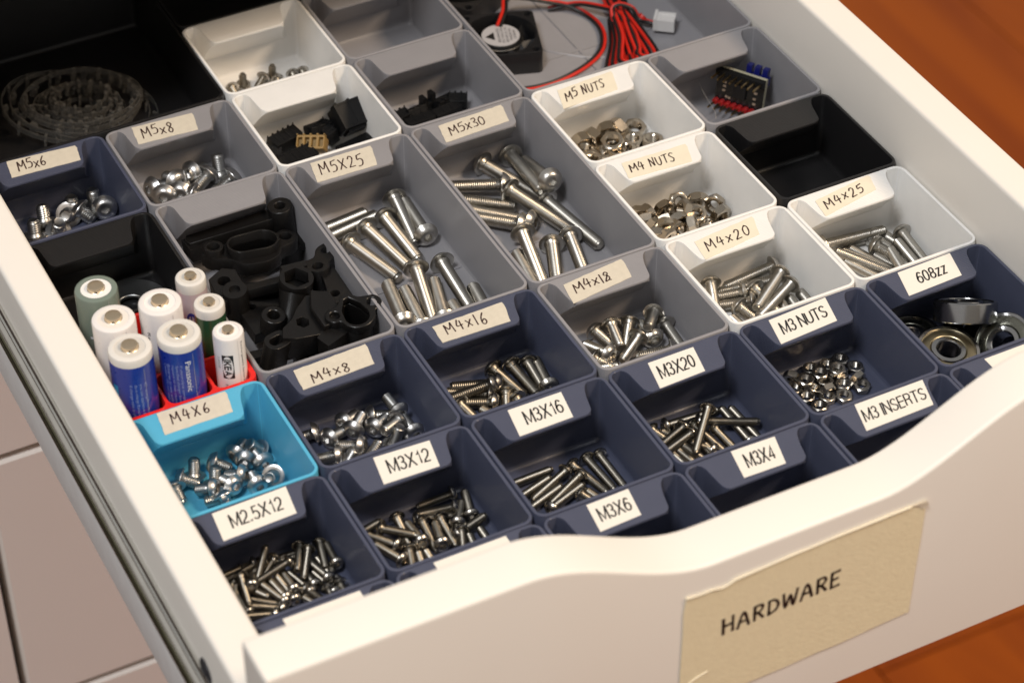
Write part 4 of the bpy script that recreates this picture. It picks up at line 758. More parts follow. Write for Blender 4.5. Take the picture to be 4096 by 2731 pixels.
def storage_bin(i, j, c, nx, ny, label, tab=True):
    g = 'storage bins set in a grid in the drawer'
    r = empty('storage_bin', (i * 50, j * 50, 0), label, 'bin', g)
    # each tray sits a hair off the grid, as loose bins do
    rj = random.Random(i * 17 + j); r.location += Vector((rj.uniform(-.12, .12), rj.uniform(-.12, .12), rj.uniform(-.25, .15))) * S
    if (nx, ny) not in TRAY: TRAY[(nx, ny)] = bin_mesh(nx, ny); TAB[(nx, ny)] = tab_mesh(nx, ny)
    def put(name, me, m):
        me = me.copy() if (name, c) not in put_cache or (nx, ny) not in put_cache[(name, c)] else put_cache[(name, c)][(nx, ny)]
        put_cache.setdefault((name, c), {})[(nx, ny)] = me
        return link(name, me, m, r)
    put('tray', TRAY[(nx, ny)], plastic(c))
    if tab: put('label_tab', TAB[(nx, ny)], plastic(c, 'top'))
    w_ = nx * 50; h_ = ny * 50; e_ = 1.5 + 2.4 * .293
    sm = mat(c + '_seam_glint', tuple(min(.9, v * 1.5 + .01) for v in PLC[c]), .2)  # print seam bead, base lightened to paint a glint in the corner
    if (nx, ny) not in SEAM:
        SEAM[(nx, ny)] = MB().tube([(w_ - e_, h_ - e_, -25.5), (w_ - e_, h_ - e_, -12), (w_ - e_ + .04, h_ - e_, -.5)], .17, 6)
    SEAM[(nx, ny)].build('seam_glint_bead', sm, r, 60)
    bins[(i, j)] = (r, c); return r
put_cache = {}; SEAM = {}
SLT = 'slate plastic bin '
storage_bin(0, 0, 'slate', 1, 1, 'slate bin at the left end of the row behind the drawer front')
storage_bin(1, 0, 'slate', 1, 1, 'slate bin in the front row between the leftmost bin and the M3X6 bin')
storage_bin(2, 0, 'slate', 1, 1, 'slate bin with the printed label M3X6, empty, behind the dip of the drawer front')
storage_bin(3, 0, 'slate', 1, 1, 'slate bin with the printed label M3X4, half hidden by the drawer front')
storage_bin(4, 0, 'slate', 1, 1, 'slate bin with the printed label M3 INSERTS')
storage_bin(5, 0, 'slate', 1, 1, 'slate bin in front of the bearings bin, mostly hidden by the drawer front')
storage_bin(0, 1, 'slate', 1, 1, 'slate bin with the printed label M2.5X12, heaped with tiny screws')
storage_bin(1, 1, 'slate', 1, 1, 'slate bin with the printed label M3X12')
storage_bin(2, 1, 'slate', 1, 1, 'slate bin with the printed label M3X16')
storage_bin(3, 1, 'slate', 1, 1, 'slate bin with the printed label M3X20')
storage_bin(4, 1, 'slate', 1, 1, 'slate bin with the printed label M3 NUTS')
storage_bin(5, 1, 'slate', 1, 1, 'slate bin with the printed label 608zz, holding ball bearings')
storage_bin(0, 2, 'blue', 1, 1, 'bright blue bin with the handwritten label M4X6')
storage_bin(1, 2, 'slate', 1, 1, 'slate bin with the handwritten label M4x8')
storage_bin(2, 2, 'slate', 1, 1, 'slate bin with the handwritten label M4x16')
storage_bin(3, 2, 'grey', 1, 1, 'light grey bin with the handwritten label M4x12')
storage_bin(4, 2, 'white', 1, 1, 'white bin with the handwritten label M4x20')
storage_bin(5, 2, 'white', 1, 1, 'white bin with the handwritten label M4x25')
storage_bin(1, 3, 'grey', 1, 2, 'long light grey bin full of black plastic brackets')
storage_bin(2, 3, 'grey', 1, 2, 'long light grey bin with the handwritten label M5X25')
storage_bin(3, 3, 'grey', 1, 2, 'long light grey bin with the handwritten label M5x30')
storage_bin(4, 3, 'white', 1, 1, 'white bin with the handwritten label M4 NUTS')
storage_bin(5, 3, 'black', 1, 1, 'empty black bin beside the right drawer wall')
storage_bin(0, 4, 'black', 1, 1, 'black bin behind the batteries holding one steel washer')
storage_bin(4, 4, 'white', 1, 1, 'white bin with the handwritten label M5 NUTS')
storage_bin(5, 4, 'grey', 1, 1, 'light grey bin holding a small circuit board')
storage_bin(0, 5, 'slate', 1, 1, 'slate bin with the handwritten label M5x6')
storage_bin(1, 5, 'grey', 1, 1, 'light grey bin with the handwritten label M5x8')
storage_bin(2, 5, 'white', 1, 1, 'unlabelled white bin full of black plug connectors')
storage_bin(3, 5, 'grey', 1, 1, 'light grey bin with small black clips, behind the M5x30 bin')
storage_bin(2, 6, 'white', 1, 1, 'rearmost white bin with a few short screws')
storage_bin(3, 6, 'grey', 1, 1, 'empty light grey bin at the back, left of the fan')
storage_bin(4, 5, 'grey', 2, 2, 'wide grey bin without a tab holding the fan and red-black cable', tab=False)
storage_bin(0, 6, 'black', 2, 2, 'wide black bin at the back left holding clear plastic strips', tab=False)
storage_bin(0, 8, 'black', 2, 2, 'rearmost wide black bin in the dark of the cabinet', tab=False)
storage_bin(2, 7, 'black', 2, 2, 'wide black bin added behind the two rearmost small bins to keep the back dark', tab=False)  # added black tray, covers the cream drawer bottom where the cabinet is dark
storage_bin(4, 7, 'grey', 2, 2, 'wide grey bin behind the bin with the fan', tab=False)

# labels on the tabs
for nm, ij, q, hand, u0, u1, v0, v1 in PAPER:
    r, c = bins[tuple(ij)]; ny = 2 if nm in ('M5x30', 'M5X25') else 1
    lim = ny * 50 - .9
    ymax = max(p[1] for p in q); sh = max(0, ymax - lim)
    q = [(p[0], p[1] - sh * (1 if p[1] > ymax - 6 else .85)) for p in q]
    rr = random.Random(nm)
    BL, BR, TR, TL = [Vector((p[0], p[1], 0)) for p in q]
    zt = .22 if hand else .17
    def f2(u, v, z=zt): p = (BL * (1 - u) + BR * u) * (1 - v) + (TL * (1 - u) + TR * u) * v; return (p.x, p.y, z)
    edge = []
    N1 = 14
    jt = .012 if hand else .0
    for t in range(N1): edge.append((t / N1, rr.uniform(-jt, jt) * .8 if 0 < t else 0))
    for t in range(6): edge.append((1 + rr.uniform(-jt, jt) * .35 + .02 * t / 6 * (hand), t / 6))
    for t in range(N1): edge.append((1 - t / N1, 1 + rr.uniform(-jt, jt)))
    for t in range(6): edge.append((0 + rr.uniform(-jt, jt) * .4, 1 - t / 6))
    pm = M_PAPER if not hand else (M_TAPEW if c == 'white' else M_TAPE)
    lab = MB().loft([[f2(u, v, .04) for u, v in edge], [f2(u, v) for u, v in edge]], cap0=False).build('tape_label' if hand else 'paper_label', pm, r)
    def f3(u, v): return f2(u0 + (u1 - u0) * u, v0 + (v1 - v0) * v, zt + .05)
    if hand:
        txt = nm.replace('M4x12', 'M4x1?')
        gaps = {'M4x20': .34, 'M4x25': .3, 'M5X25': .3, 'M4x16': .34, 'M4X6': .4, 'M5x8': .25, 'M4x8': .28}
        o = stroke_mesh(txt, lambda u, v: f3(u, .06 + .86 * v + .05 * math.sin(u * 5)), .52, gap=gaps.get(nm, .2), jit=.10, rnd=rr).build('lettering', M_INK, lab)
    else:
        print_strokes(nm, f3, 0.60 if nm != 'M3 INSERTS' else .54).build('lettering', M_PRINT, lab)
for (i, x0, x1) in ((0, 14.0, 39.0), (1, 13.5, 38.0), (5, 15, 38)):
    r, c = bins[(i, 0)]
    MB().box(x0, x1, 36.5, 48.4, .04, .17).build('paper_label', M_PAPER, r)

# ------------------------------------------------------------------ screws
HD = {5: (4.75, 2.75, 1.75), 4: (3.8, 2.2, 1.45), 3: (2.85, 1.65, 1.15), 2.5: (2.35, 1.6, .85)}
PIT = {5: .8, 4: .7, 3: .5, 2.5: .45}
def head_mesh(d):
    hr, hh, hx = HD[d]; n = 24
    prof = [(d / 2 + .35, 0.0), (hr * .80, .0), (hr * .9, -.05), (hr, -.16), (hr, -.42), (hr * .965, -.62)]
    for kx in range(1, 7):
        a = kx / 6.0; rr = hr * .965 + (hx * 1.22 - hr * .965) * a
        prof.append((rr, -.62 - (hh - .62) * math.sin(a * pi / 2) ** .85))
    loops = [[(r * math.cos(2 * pi * i / n), r * math.sin(2 * pi * i / n), z) for i in range(n)] for r, z in prof]
    def hexr(a):
        a = (a + pi / 6) % (pi / 3) - pi / 6
        return hx * .866 / math.cos(a)
    for dz in (0, 1):
        loops.append([(hexr(2 * pi * i / n) * math.cos(2 * pi * i / n), hexr(2 * pi * i / n) * math.sin(2 * pi * i / n), -hh + .02 + dz * hh * .62) for i in range(n)])
    mb = MB(); mb.loft(loops, cap0=False, cap1=True)
    return mb.mesh('head', 33)
def shank_mesh(d, L):
    n = 14; p = PIT[d]; r1 = d / 2; r0 = r1 - p * .56; loops = []
    plain = 1.1 if d >= 4 else .9
    prof = [(r1 + .35, -.02), (r1 + .05, .35), (r0 + .08, plain)]
    z = plain + .15
    while z < L - 1.0: prof += [(r0, z), (r0, z + p * .12), (r1, z + p * .46), (r1, z + p * .60)]; z += p
    prof += [(r0 + .02, z), (r0 - .1, L - .55), (r0 - .28 * (d / 4), L)]
    for r, zz in prof: loops.append([(r * math.cos(2 * pi * i / n), r * math.sin(2 * pi * i / n), zz + (p * .28 * math.cos(2 * pi * i / n) if plain + .3 < zz < L - .8 else 0)) for i in range(n)])
    loops.append([(x * .75, y * .75, L - .12) for x, y, _ in loops[-1]])
    return MB().loft(loops, cap0=False).mesh('threaded_shank', 62)
HM = {}; SM = {}
THREAD = {'stainless_steel': mat('steel_thread_shaded', (0.40, 0.38, 0.34), 0.36, 1.0, noise=.12, nscale=260),  # thread metals darker than the heads: shade between the ridges put into the colour
          'dark_steel': mat('dark_steel_thread_shaded', (0.25, 0.228, 0.190), 0.36, 1.0, noise=.15, nscale=260),
          'zinc_steel': mat('zinc_thread_shaded', (0.42, 0.415, 0.40), 0.36, 1.0, noise=.12, nscale=260)}
for nm, d, L, loc, dv, label in SCREWS:
    if d not in HM: HM[d] = {}
    ms = M_ZINC if nm in ('M5x6', 'M4x8', 'M4x6', 'M5x8') else (M_STEELD if d <= 3 or nm == 'M4x16' else M_STEEL)
    if ms.name not in HM[d]: HM[d][ms.name] = head_mesh(d)
    if (d, L, ms.name) not in SM: SM[(d, L, ms.name)] = shank_mesh(d, L)
    v = Vector(dv).normalized()
    q = v.to_track_quat('Z', 'X') @ Quaternion((0, 0, 1), random.uniform(0, 2 * pi))
    r = empty('button_head_screw', loc, label, 'screw', 'steel screws sorted into the bins', rot=q)
    link('head', HM[d][ms.name], ms, r); link('threaded_shank', SM[(d, L, ms.name)], THREAD[ms.name], r)

# ------------------------------------------------------------------ nuts
def nut_mesh(s):
    h = {8: 4.2, 7: 3.2, 5.5: 2.4}[s]; bore = {8: 2.35, 7: 1.85, 5.5: 1.35}[s]; n = 24
    def hx(a, ap): a = (a + pi / 6) % (pi / 3) - pi / 6; return ap / math.cos(a)
    ap = s / 2; loops = []
    def ring(fn, z): return [(fn(2 * pi * i / n) * math.cos(2 * pi * i / n), fn(2 * pi * i / n) * math.sin(2 * pi * i / n), z if not callable(z) else z(2 * pi * i / n)) for i in range(n)]
    def zc(a): return h / 2 - .12 - (hx(a, ap) - ap) * .62
    loops.append(ring(lambda a: bore + .35, h / 2)); loops.append(ring(lambda a: ap * .93, h / 2)); loops.append(ring(lambda a: min(hx(a, ap), ap * .99), lambda a: h / 2 - .1))
    loops.append(ring(lambda a: hx(a, ap), zc)); loops.append(ring(lambda a: hx(a, ap), lambda a: -zc(a)))
    loops.append(ring(lambda a: min(hx(a, ap), ap * .99), lambda a: -h / 2 + .1)); loops.append(ring(lambda a: ap * .93, -h / 2)); loops.append(ring(lambda a: bore + .35, -h / 2))
    loops.append(ring(lambda a: bore, -h / 2 + .35))
    k_ = max(3, int((h - .7) / .62)); 
    for t in range(k_):
        z0 = -h / 2 + .35 + (h - .7) * (t + .5) / k_; z1 = -h / 2 + .35 + (h - .7) * (t + 1) / k_
        loops.append(ring(lambda a: bore + .3, z0)); loops.append(ring(lambda a: bore, z1))
    loops.append(loops[0])
    return MB().loft(loops, False, False).mesh('hex_nut', 28)
NM = {}
for nm, s, loc, az, el, label in NUTS:
    if s not in NM: NM[s] = nut_mesh(s)
    az += random.uniform(-12, 12)
    if el >= 86: el = 90
    v = Vector((math.cos(R(el)) * math.cos(R(az)), math.cos(R(el)) * math.sin(R(az)), math.sin(R(el))))
    q = v.to_track_quat('Z', 'X') @ Quaternion((0, 0, 1), random.uniform(0, 2 * pi))
    o = link('hex_nut', NM[s], M_NUT if s != 5.5 else M_STEELD, None, loc, q)
    tag(o, label, 'nut', 'hex nuts in the nut bins')

# ------------------------------------------------------------------ ball bearings
M_SHIELD = mat('bearing_shield', (0.36, 0.315, 0.21), .34, 1.0, noise=.2, nscale=200); M_RING = mat('bearing_ring', (0.42, 0.42, 0.42), .18, 1.0, noise=.1, nscale=200)
def bearing(loc, ax, label, sh=None):
    q = Vector(ax).normalized().to_track_quat('Z', 'X')
    r = empty('ball_bearing', loc, label, 'bearing', 'ball bearings in the 608zz bin', rot=q)
    MB().lathe([(9.6, -3.5), (10.6, -3.5), (11, -3.1), (11, 3.1), (10.6, 3.5), (9.6, 3.5), (9.5, 3.2), (9.5, -3.2), (9.6, -3.5)], 48, False, False).build('outer_ring', M_RING, r, 30)
    MB().lathe([(4.35, -3.5), (5.8, -3.5), (6.0, -3.2), (6.0, 3.2), (5.8, 3.5), (4.35, 3.5), (4.0, 3.1), (4.0, -3.1), (4.35, -3.5)], 40, False, False).build('inner_ring', M_RING, r, 30)
    for sg in (1, -1):
        MB().lathe([(6.15, 3.0 * sg), (6.5, 3.25 * sg), (8.7, 3.28 * sg), (9.2, 3.05 * sg), (9.48, 3.1 * sg)], 48, False, False).build('shield', sh or M_SHIELD, r, 30)
    return r
FZ = -27.0
M_SHD = mat('grey_shield', (0.24, 0.24, 0.20), .26, 1.0, noise=.2, nscale=200)
bearing((267.0, 69.8, -16.4), (.02, -.10, 1), 'ball bearing with a yellowish shield, front of the 608zz bin')
bearing((264.6, 87.6, -23.3), (-.12, .05, 1), 'ball bearing lying flat at the left wall of the 608zz bin', M_SHD)
bearing((286.4, 80.0, -23.4), (0, 0, 1), 'ball bearing at the bottom of the 608zz bin beneath the others', M_SHD)
bearing((281.6, 81.0, -10.6), (.33, .60, 1), 'dark ball bearing resting on top of the others, seen from its side', M_SHD)
bearing((288.6, 65.4, -16.9), (-.62, -.12, .66), 'ball bearing leaning at the right front corner of the 608zz bin', M_SHD)

# ------------------------------------------------------------------ battery holder and batteries
hold = empty('battery_holder', (0, 150, 0), 'red plastic holder with nine wells for standing batteries', 'holder')
XA = [(2.3, 18.0), (19.2, 34.4), (35.6, 47.9)]; YA = [(1.6, 16.6), (17.7, 32.7), (33.8, 48.2)]
cells = [[(p[0], p[1]) for p in rrect(a, b, c_, d_, 2.6, 0, 4)] for a, b in XA for c_, d_ in YA]
me = plate('cell_block', [(p[0], p[1]) for p in rrect(.3, 49.7, .3, 49.7, 3.8, 0, 5)], cells, 26.5, .25)
me.transform(Matrix.Translation((0, 0, -27.2 * S))); link('cell_block', me, plastic('red'), hold)
MB().loft([rrect(.3, 49.7, .3, 49.7, 3.8, -29), rrect(.3, 49.7, .3, 49.7, 3.8, -27.3)]).build('base_plate', plastic('red'), hold)
M_NUB = mat('battery_terminal', (0.74, 0.61, 0.44), .36, 1.0, noise=.1, nscale=300, bump=.05, bscale=500)
M_WSL = mat('white_sleeve', (0.80, 0.76, 0.73), .28, noise=.02, coat=.4)
def cylmap(Rr, az0, z0, w, h, down=True):
    """text reading downwards on the cylinder; letter tops point to the right"""
    def f(u, v):
        a = R(az0) + (v * h) / Rr; return (Rr * math.cos(a), Rr * math.sin(a), z0 - u * w)
    return f
def uprightmap(Rr, az0, z0, w, h):
    def f(u, v):
        a = R(az0) + (u * w) / Rr; return (Rr * math.cos(a), Rr * math.sin(a), z0 + v * h)
    return f
M_SEAMW = mat('wrapper_seam', (0.42, 0.40, 0.40), .4)
def bar(Rr, a0, a1, z0, z1, m, parent, name='print', off=.06):
    q = [(R(a0 + (a1 - a0) * t / 4)) for t in range(5)]; rr = Rr + off
    MB().add([(rr * math.cos(a), rr * math.sin(a), z) for z in (z0, z1) for a in q], [(i, i + 1, 6 + i, 5 + i) for i in range(4)]).build(name, m, parent)
def battery(x, y, kind, sleeve, topc, inner, label, seam=None, shoulder=0.0):
    Rr, H, nb, nh = (7.15, 49.2, 2.75, 1.3) if kind == 'AA' else (5.15, 43.2, 1.9, 1.1)
    r = empty('battery', (x, y, FZ), label, 'battery', 'batteries standing in the red holder')
    ms = sleeve
    top = H - shoulder
    if shoulder:
        MB().lathe([(Rr - .6, 0), (Rr, .6), (Rr, top)], 40, True, False).build('sleeve', ms, r, 40)
        MB().lathe([(Rr, top), (Rr, H - .8), (Rr - .25, H - .25), (Rr - .8, H), (Rr * .72, H - .02), (Rr * .70, H - .3)], 40, False, False).build('shrink_collar', topc, r, 40)
    else:
        MB().lathe([(Rr - .6, 0), (Rr, .6), (Rr, H - .9), (Rr - .25, H - .3), (Rr - .9, H), (Rr * .72, H - .02), (Rr * .70, H - .3)], 40, True, False).build('sleeve', ms, r, 40)
    MB().lathe([(Rr * .71, H - .28), (nb + .2, H - .22), (.1, H - .22)], 32, False, True).build('insulator_disc', inner, r, 40)
    MB().lathe([(nb * 1.08, H - .2), (nb, H), (nb, H + nh - .35), (nb - .12, H + nh - .1), (nb - .4, H + nh), (.1, H + nh)], 28, False, True).build('positive_terminal', M_NUB, r, 40)
    bar(Rr, 283, 283.9, 1.0, top - 1.2, M_SEAMW, r, 'wrapper_seam', .05)
    for kx in range(3):
        a = R(250 + kx * 115); MB().box(-.45, .45, -.12, .12, 0, .38, Matrix.Translation((nb * 1.02 * math.cos(a), nb * 1.02 * math.sin(a), H + .08)) @ Matrix.Rotation(a + pi / 2, 4, 'Z')).build('vent_slot', M_BLK, r)
    return r, Rr, H
M_GRN = mat('sage_sleeve', (0.17, 0.21, 0.175), .22, noise=.05, coat=.4); M_BLU = mat('royal_blue_sleeve', (0.012, 0.034, 0.29), .28, noise=.1, coat=.25)
M_DGR = mat('dark_green_sleeve', (0.022, 0.075, 0.030), .28, noise=.1, coat=.5); M_LIL = mat('pale_lilac_sleeve', (0.62, 0.50, 0.52), .3, noise=.04, coat=.4)
M_COL = mat('cream_collar', (0.72, 0.69, 0.64), .35, noise=.05, coat=.3); M_WDISC = mat('white_disc', (0.84, 0.81, 0.78), .45)
M_CDISC = mat('aged_disc', (0.62, 0.59, 0.54), .45, noise=.08); M_WPR = mat('white_print', (0.72, 0.74, 0.78), .4); M_LPR = mat('pale_blue_print', (0.26, 0.32, 0.60), .4)
M_CYAN = mat('cyan_print', (0.03, 0.30, 0.62), .4); M_NAVY = mat('navy_print', (0.03, 0.04, 0.28), .4); M_LIME = mat('lime_print', (0.20, 0.62, 0.05), .4)
r, Rr, H = battery(10.8, 191.3, 'AA', M_GRN, None, M_WDISC, 'sage green battery with a white plus sign, back left of the holder')
bar(Rr, 232, 234.4, 31, 36, M_WPR, r, 'plus_sign'); bar(Rr, 222, 244, 33.1, 34.0, M_WPR, r, 'plus_sign', .08)
r, Rr, H = battery(10.6, 174.6, 'AA', M_WSL, None, mat('white_top', (0.78, 0.72, 0.66), .5), 'plain white battery in the middle of the left column of the holder')
r, Rr, H = battery(10.3, 158.9, 'AA', M_BLU, M_COL, M_CDISC, 'blue battery with a cream collar at the front left beside the drawer wall', shoulder=3.2)
lines = ['If charge rate is charged or', 'do in charge Remove batteries', 'you use appliance bat charger', 'C explosion fire', 'nickel metal hydride']
for t, tx in enumerate(lines[:4]):
    link('lettering', printed(tx, cylmap(Rr + .06, 238 + t * 13, 39, 20, 1.2)), M_LPR, r)
bar(Rr, 188, 206, 33, 37.5, M_CYAN, r, 'logo')
r, Rr, H = battery(26.7, 158.4, 'AA', M_BLU, M_COL, M_CDISC, 'blue battery with large white name lettering, front of the middle column', shoulder=3.2)
link('lettering', printed('Panasonic', cylmap(Rr + .07, 260, 42.2, 12.6, 1.9)), M_WPR, r)
for t, tx in enumerate(['Caution : Do not dispose of', 'Batteries or mix with diffe', 'replace or leak causes fire', 'Specified charger battery us', 'If electrolyte contacts eye']):
    link('lettering', printed(tx, cylmap(Rr + .06, 200 + t * 11, 41, 20, 1.1)), M_LPR, r)
r, Rr, H = battery(26.9, 175.4, 'AA', M_WSL, None, M_WDISC, 'white battery with black lettering behind the lettered blue battery')
link('lettering', printed('Recharge', cylmap(Rr + .06, 205, 41, 12, 1.5)), M_PRINT, r)
link('lettering', printed('Ni-MH', cylmap(Rr + .06, 262, 30, 11, 2.4)), M_PRINT, r)
MB().tube([tuple(cylmap(Rr + .05, 240, 36, 10, 5)(u, v)) for u, v in ((0, .9), (0, .1), (.3, 0), (.6, .3), (.62, .9))], .28, 5).build('logo', M_PRINT, r)
r, Rr, H = battery(42.6, 189.6, 'AAA', M_LIL, M_COL, M_CDISC, 'small pale battery with blue letters at the back right of the holder', shoulder=4.0)
link('lettering', printed('el', cylmap(Rr + .07, 222, 31.5, 8.5, 4.6)), M_NAVY, r)
r, Rr, H = battery(43.1, 174.4, 'AAA', M_DGR, M_COL, M_CDISC, 'small dark green battery in the middle of the right column', shoulder=3.6)
MB().lathe([(1.3, 0), (1.2, .12), (.1, .14)], 16, False, True, Matrix.Rotation(R(295), 4, 'Z') @ Matrix.Translation((Rr - .05, 0, 36)) @ Matrix.Rotation(pi / 2, 4, 'Y')).build('logo', M_LIME, r, 30)
r, Rr, H = battery(43.3, 158.6, 'AAA', M_WSL, None, M_WDISC, 'small white battery with a black and white block logo, front right of the holder')
# block logo: dark panel, pale oval, dark letters
q0 = cylmap(Rr + .05, 218, 36.6, 9.9, 3.9)
NX = 8
MB().add([q0(u / 6, v / NX) for u in range(7) for v in range(NX + 1)], [(u * (NX + 1) + v, u * (NX + 1) + v + 1, (u + 1) * (NX + 1) + v + 1, (u + 1) * (NX + 1) + v) for u in range(6) for v in range(NX)]).build('logo_panel', M_PRINT, r)
q1 = cylmap(Rr + .20, 218, 36.6, 9.9, 3.9)
ov = [[q1(.5 + .47 * s_ * math.cos(a), .5 + .46 * s_ * math.sin(a)) for a in [2 * pi * t / 32 for t in range(32)]] for s_ in (1, .85, .7, .55, .4, .25, .01)]
MB().loft(ov, False, True).build('logo_oval', M_WDISC, r)
print_strokes('IKEA', lambda u, v: cylmap(Rr + .30, 218, 36.6, 9.9, 3.9)(.17 + .66 * u, .25 + .5 * v), .50, .3).build('lettering', M_PRINT, r)
link('lettering', printed('Rechargeable battery', cylmap(Rr + .06, 293, 41, 17, 1.0)), M_PRINT, r)
link('lettering', printed('23028', cylmap(Rr + .06, 199, 35.5, 5, .9)), mat('grey_print', (.3, .3, .3), .5), r)
link('lettering', printed('HR03', cylmap(Rr + .06, 222, 24.0, 4, 1.2)), M_PRINT, r)

# washer in the black bin
tag(MB().lathe([(5.2, 0), (13.5, 0), (13.8, .3), (13.8, 1.3), (13.5, 1.6), (5.2, 1.6), (4.9, 1.3), (4.9, .3), (5.2, 0)], 48, False, False).build('washer', mat('worn_washer', (.34, .35, .35), .35, 1.0, noise=.4, nscale=90), None, 30, (33.5, 232.0, FZ + 1.0), Quaternion((1, 0, 0), R(2))), 'large flat steel washer lying in the black bin behind the batteries', 'washer')

# ------------------------------------------------------------------ black printed brackets (bin 1,3)
def put_part(name, me, loc, rot, label, parent=None, m=M_BLKPART):
    q = Matrix.Rotation(R(rot[2]), 4, 'Z') @ Matrix.Rotation(R(rot[1]), 4, 'Y') @ Matrix.Rotation(R(rot[0]), 4, 'X')
    r = link(name, me, m, parent, loc, q.to_quaternion())
    if label: tag(r, label, 'bracket', 'black plastic brackets')
    return r
GB = 'black plastic brackets'
def bracket(loc, rot, label):
    q = (Matrix.Rotation(R(rot[2]), 4, 'Z') @ Matrix.Rotation(R(rot[1]), 4, 'Y') @ Matrix.Rotation(R(rot[0]), 4, 'X')).to_quaternion()
    return empty('plastic_bracket', loc, label, 'bracket', GB, q)
def pl(name, par, outer, holes, th, z=0, bev=.35):
    me = plate(name, outer, holes, th, bev); me.transform(Matrix.Translation((0, 0, z * S))); return link(name, me, M_BLKPART, par)
def union_outline(cs, n=120):
    """outline of overlapping circles/webs seen from their centroid (star shaped)"""
    cx = sum(c[0] for c in cs) / len(cs); cy = sum(c[1] for c in cs) / len(cs); out = []
    for i in range(n):
        a = 2 * pi * i / n; dx, dy = math.cos(a), math.sin(a); best = 3.0
        for (x, y, r) in cs:
            px_, py_ = x - cx, y - cy; b = px_ * dx + py_ * dy; det = b * b - (px_ ** 2 + py_ ** 2 - r * r)
            if det > 0 and b + math.sqrt(det) > 0: best = max(best, b + math.sqrt(det))
        out.append([best, a])
    rs = [o[0] for o in out]
    for _ in range(3): rs = [(rs[i - 1] + 2 * rs[i] + rs[(i + 1) % n]) / 4 for i in range(n)]
    return [(cx + rs[i] * math.cos(out[i][1]), cy + rs[i] * math.sin(out[i][1])) for i in range(n)]
# A: eared flange with a deep mouth, front right, near rim height
A = bracket((91.4, 168.0, -3.6), (8, -3, -2), 'black bracket flange with a round mouth and two eyelets, front right')
fl = hull_circles([(-6.9, -.2, 3.3), (-4.0, .6, 3.9), (-2.5, -1.6, 5.4)]), hull_circles([(6.9, .4, 3.3)])
ears = [(-10.1, -.6), (-9.4, 1.8), (-7.4, 3.2), (-4.6, 3.6), (-1.6, 7.0), (1.0, 7.3), (3.4, 4.6), (6.2, 3.8), (8.8, 3.1), (10.2, 1.0), (9.9, -1.6), (8.2, -3.0), (6.6, -3.6), (5.6, -6.0), (3.2, -8.1), (.2, -8.8), (-2.8, -8.0), (-4.9, -5.8), (-6.0, -3.6), (-8.4, -3.0)]
ears = [(p[0], p[1]) for p in catmull([(x, y, 0) for x, y in ears + ears[:1]], 3)][:-1]
mouth = [(-4.0, .6), (-1.4, 5.0), (.4, 5.4), (3.2, 1.4)] + [(.0 + 4.3 * math.cos(R(t)), -3.0 + 4.3 * math.sin(R(t))) for t in (30, 10, -10, -30, -50, -70, -90, -110, -130, -150, -170)]
pl('flange', A, ears, [circ(-6.9, -.2, 1.75), circ(6.9, .4, 1.75), mouth], 3.4, 0, .3)
pl('mouth_sleeve', A, [(p[0] * 1.24, (p[1] + 1) * 1.2 - 1) for p in mouth], [mouth], 13, -12.9, .2)
MB().box(-5, 5, -7, 5, -14.5, -12.7).build('back_wall', M_BLKPART, A)
MB().loft([[(x, y, z_) for x, y in ((-9, 1.5), (-3.8, 3.4), (-4.4, -6), (-13, -9), (-15, -4))] for z_ in (-11, -.02)]).build('gusset', M_BLKPART, A)
# B: arm going left, with a hexagonal hole and a slotted eye
Bk = bracket((74.2, 172.6, -8.0), (10, 8, -3), 'black bracket arm with a hexagonal socket and a slotted eye, front centre')
pl('body', Bk, [(-9.5, -5.0), (-5, -6.4), (3, -6.2), (10.5, -5.2), (13, 1), (13, 8.6), (10.6, 12.2), (4.6, 11.6), (-.6, 6.4), (-3.6, 2.4), (-8, -.8)], [circ(-.4, .3, 2.4, 6, .3)], 10, -5.0, .25)
pl('slotted_eye', Bk, hull_circles([(-12.0, -4.6, 3.6), (-9.4, -3.6, 3.6)]), [hull_circles([(-12.2, -4.7, 1.6), (-9.6, -3.7, 1.6)], 14)], 12, -8.5, .3)
pl('ledge', Bk, [(6.0, 11.6), (12.4, 9.6), (13.0, 1), (11.0, -4.6), (5.0, -5.4), (3.6, 4)], [], 2.6, 5.0, .5)
# C: boss with a hexagonal nut trap on a tapering post
Cc = bracket((82.0, 196.2, -8.2), (8, 5, 0), 'black bracket with a large hexagonal nut trap facing up')
pl('nut_trap', Cc, circ(0, 0, 6.0, 36), [circ(0, 0, 4.6, 6, .2)], 5.5, -1.0, .35)
MB().lathe([(4.6, -3.2), (4.6, -1.9), (.2, -1.9)], 24).build('trap_floor', M_BLKPART, Cc, 40)
MB().lathe([(3.2, -17), (3.9, -16.5), (4.0, -9), (5.2, -3), (5.6, -1.0), (.2, -1.0)], 28, True, True, Matrix.Translation((-.6, -1.2, 0)) @ Matrix.Rotation(R(-32), 4, 'X') @ Matrix.Rotation(R(22), 4, 'Y')).build('tapered_post', M_BLKPART, Cc, 40)
MB().box(-3, 6, 4.6, 7.2, .4, 3.9).build('lug', M_BLKPART, Cc)
pl('lower_eye', Cc, circ(-11.6, -8.4, 4.3, 28), [circ(-11.6, -8.4, 2.1, 20)], 7, -9, .4)
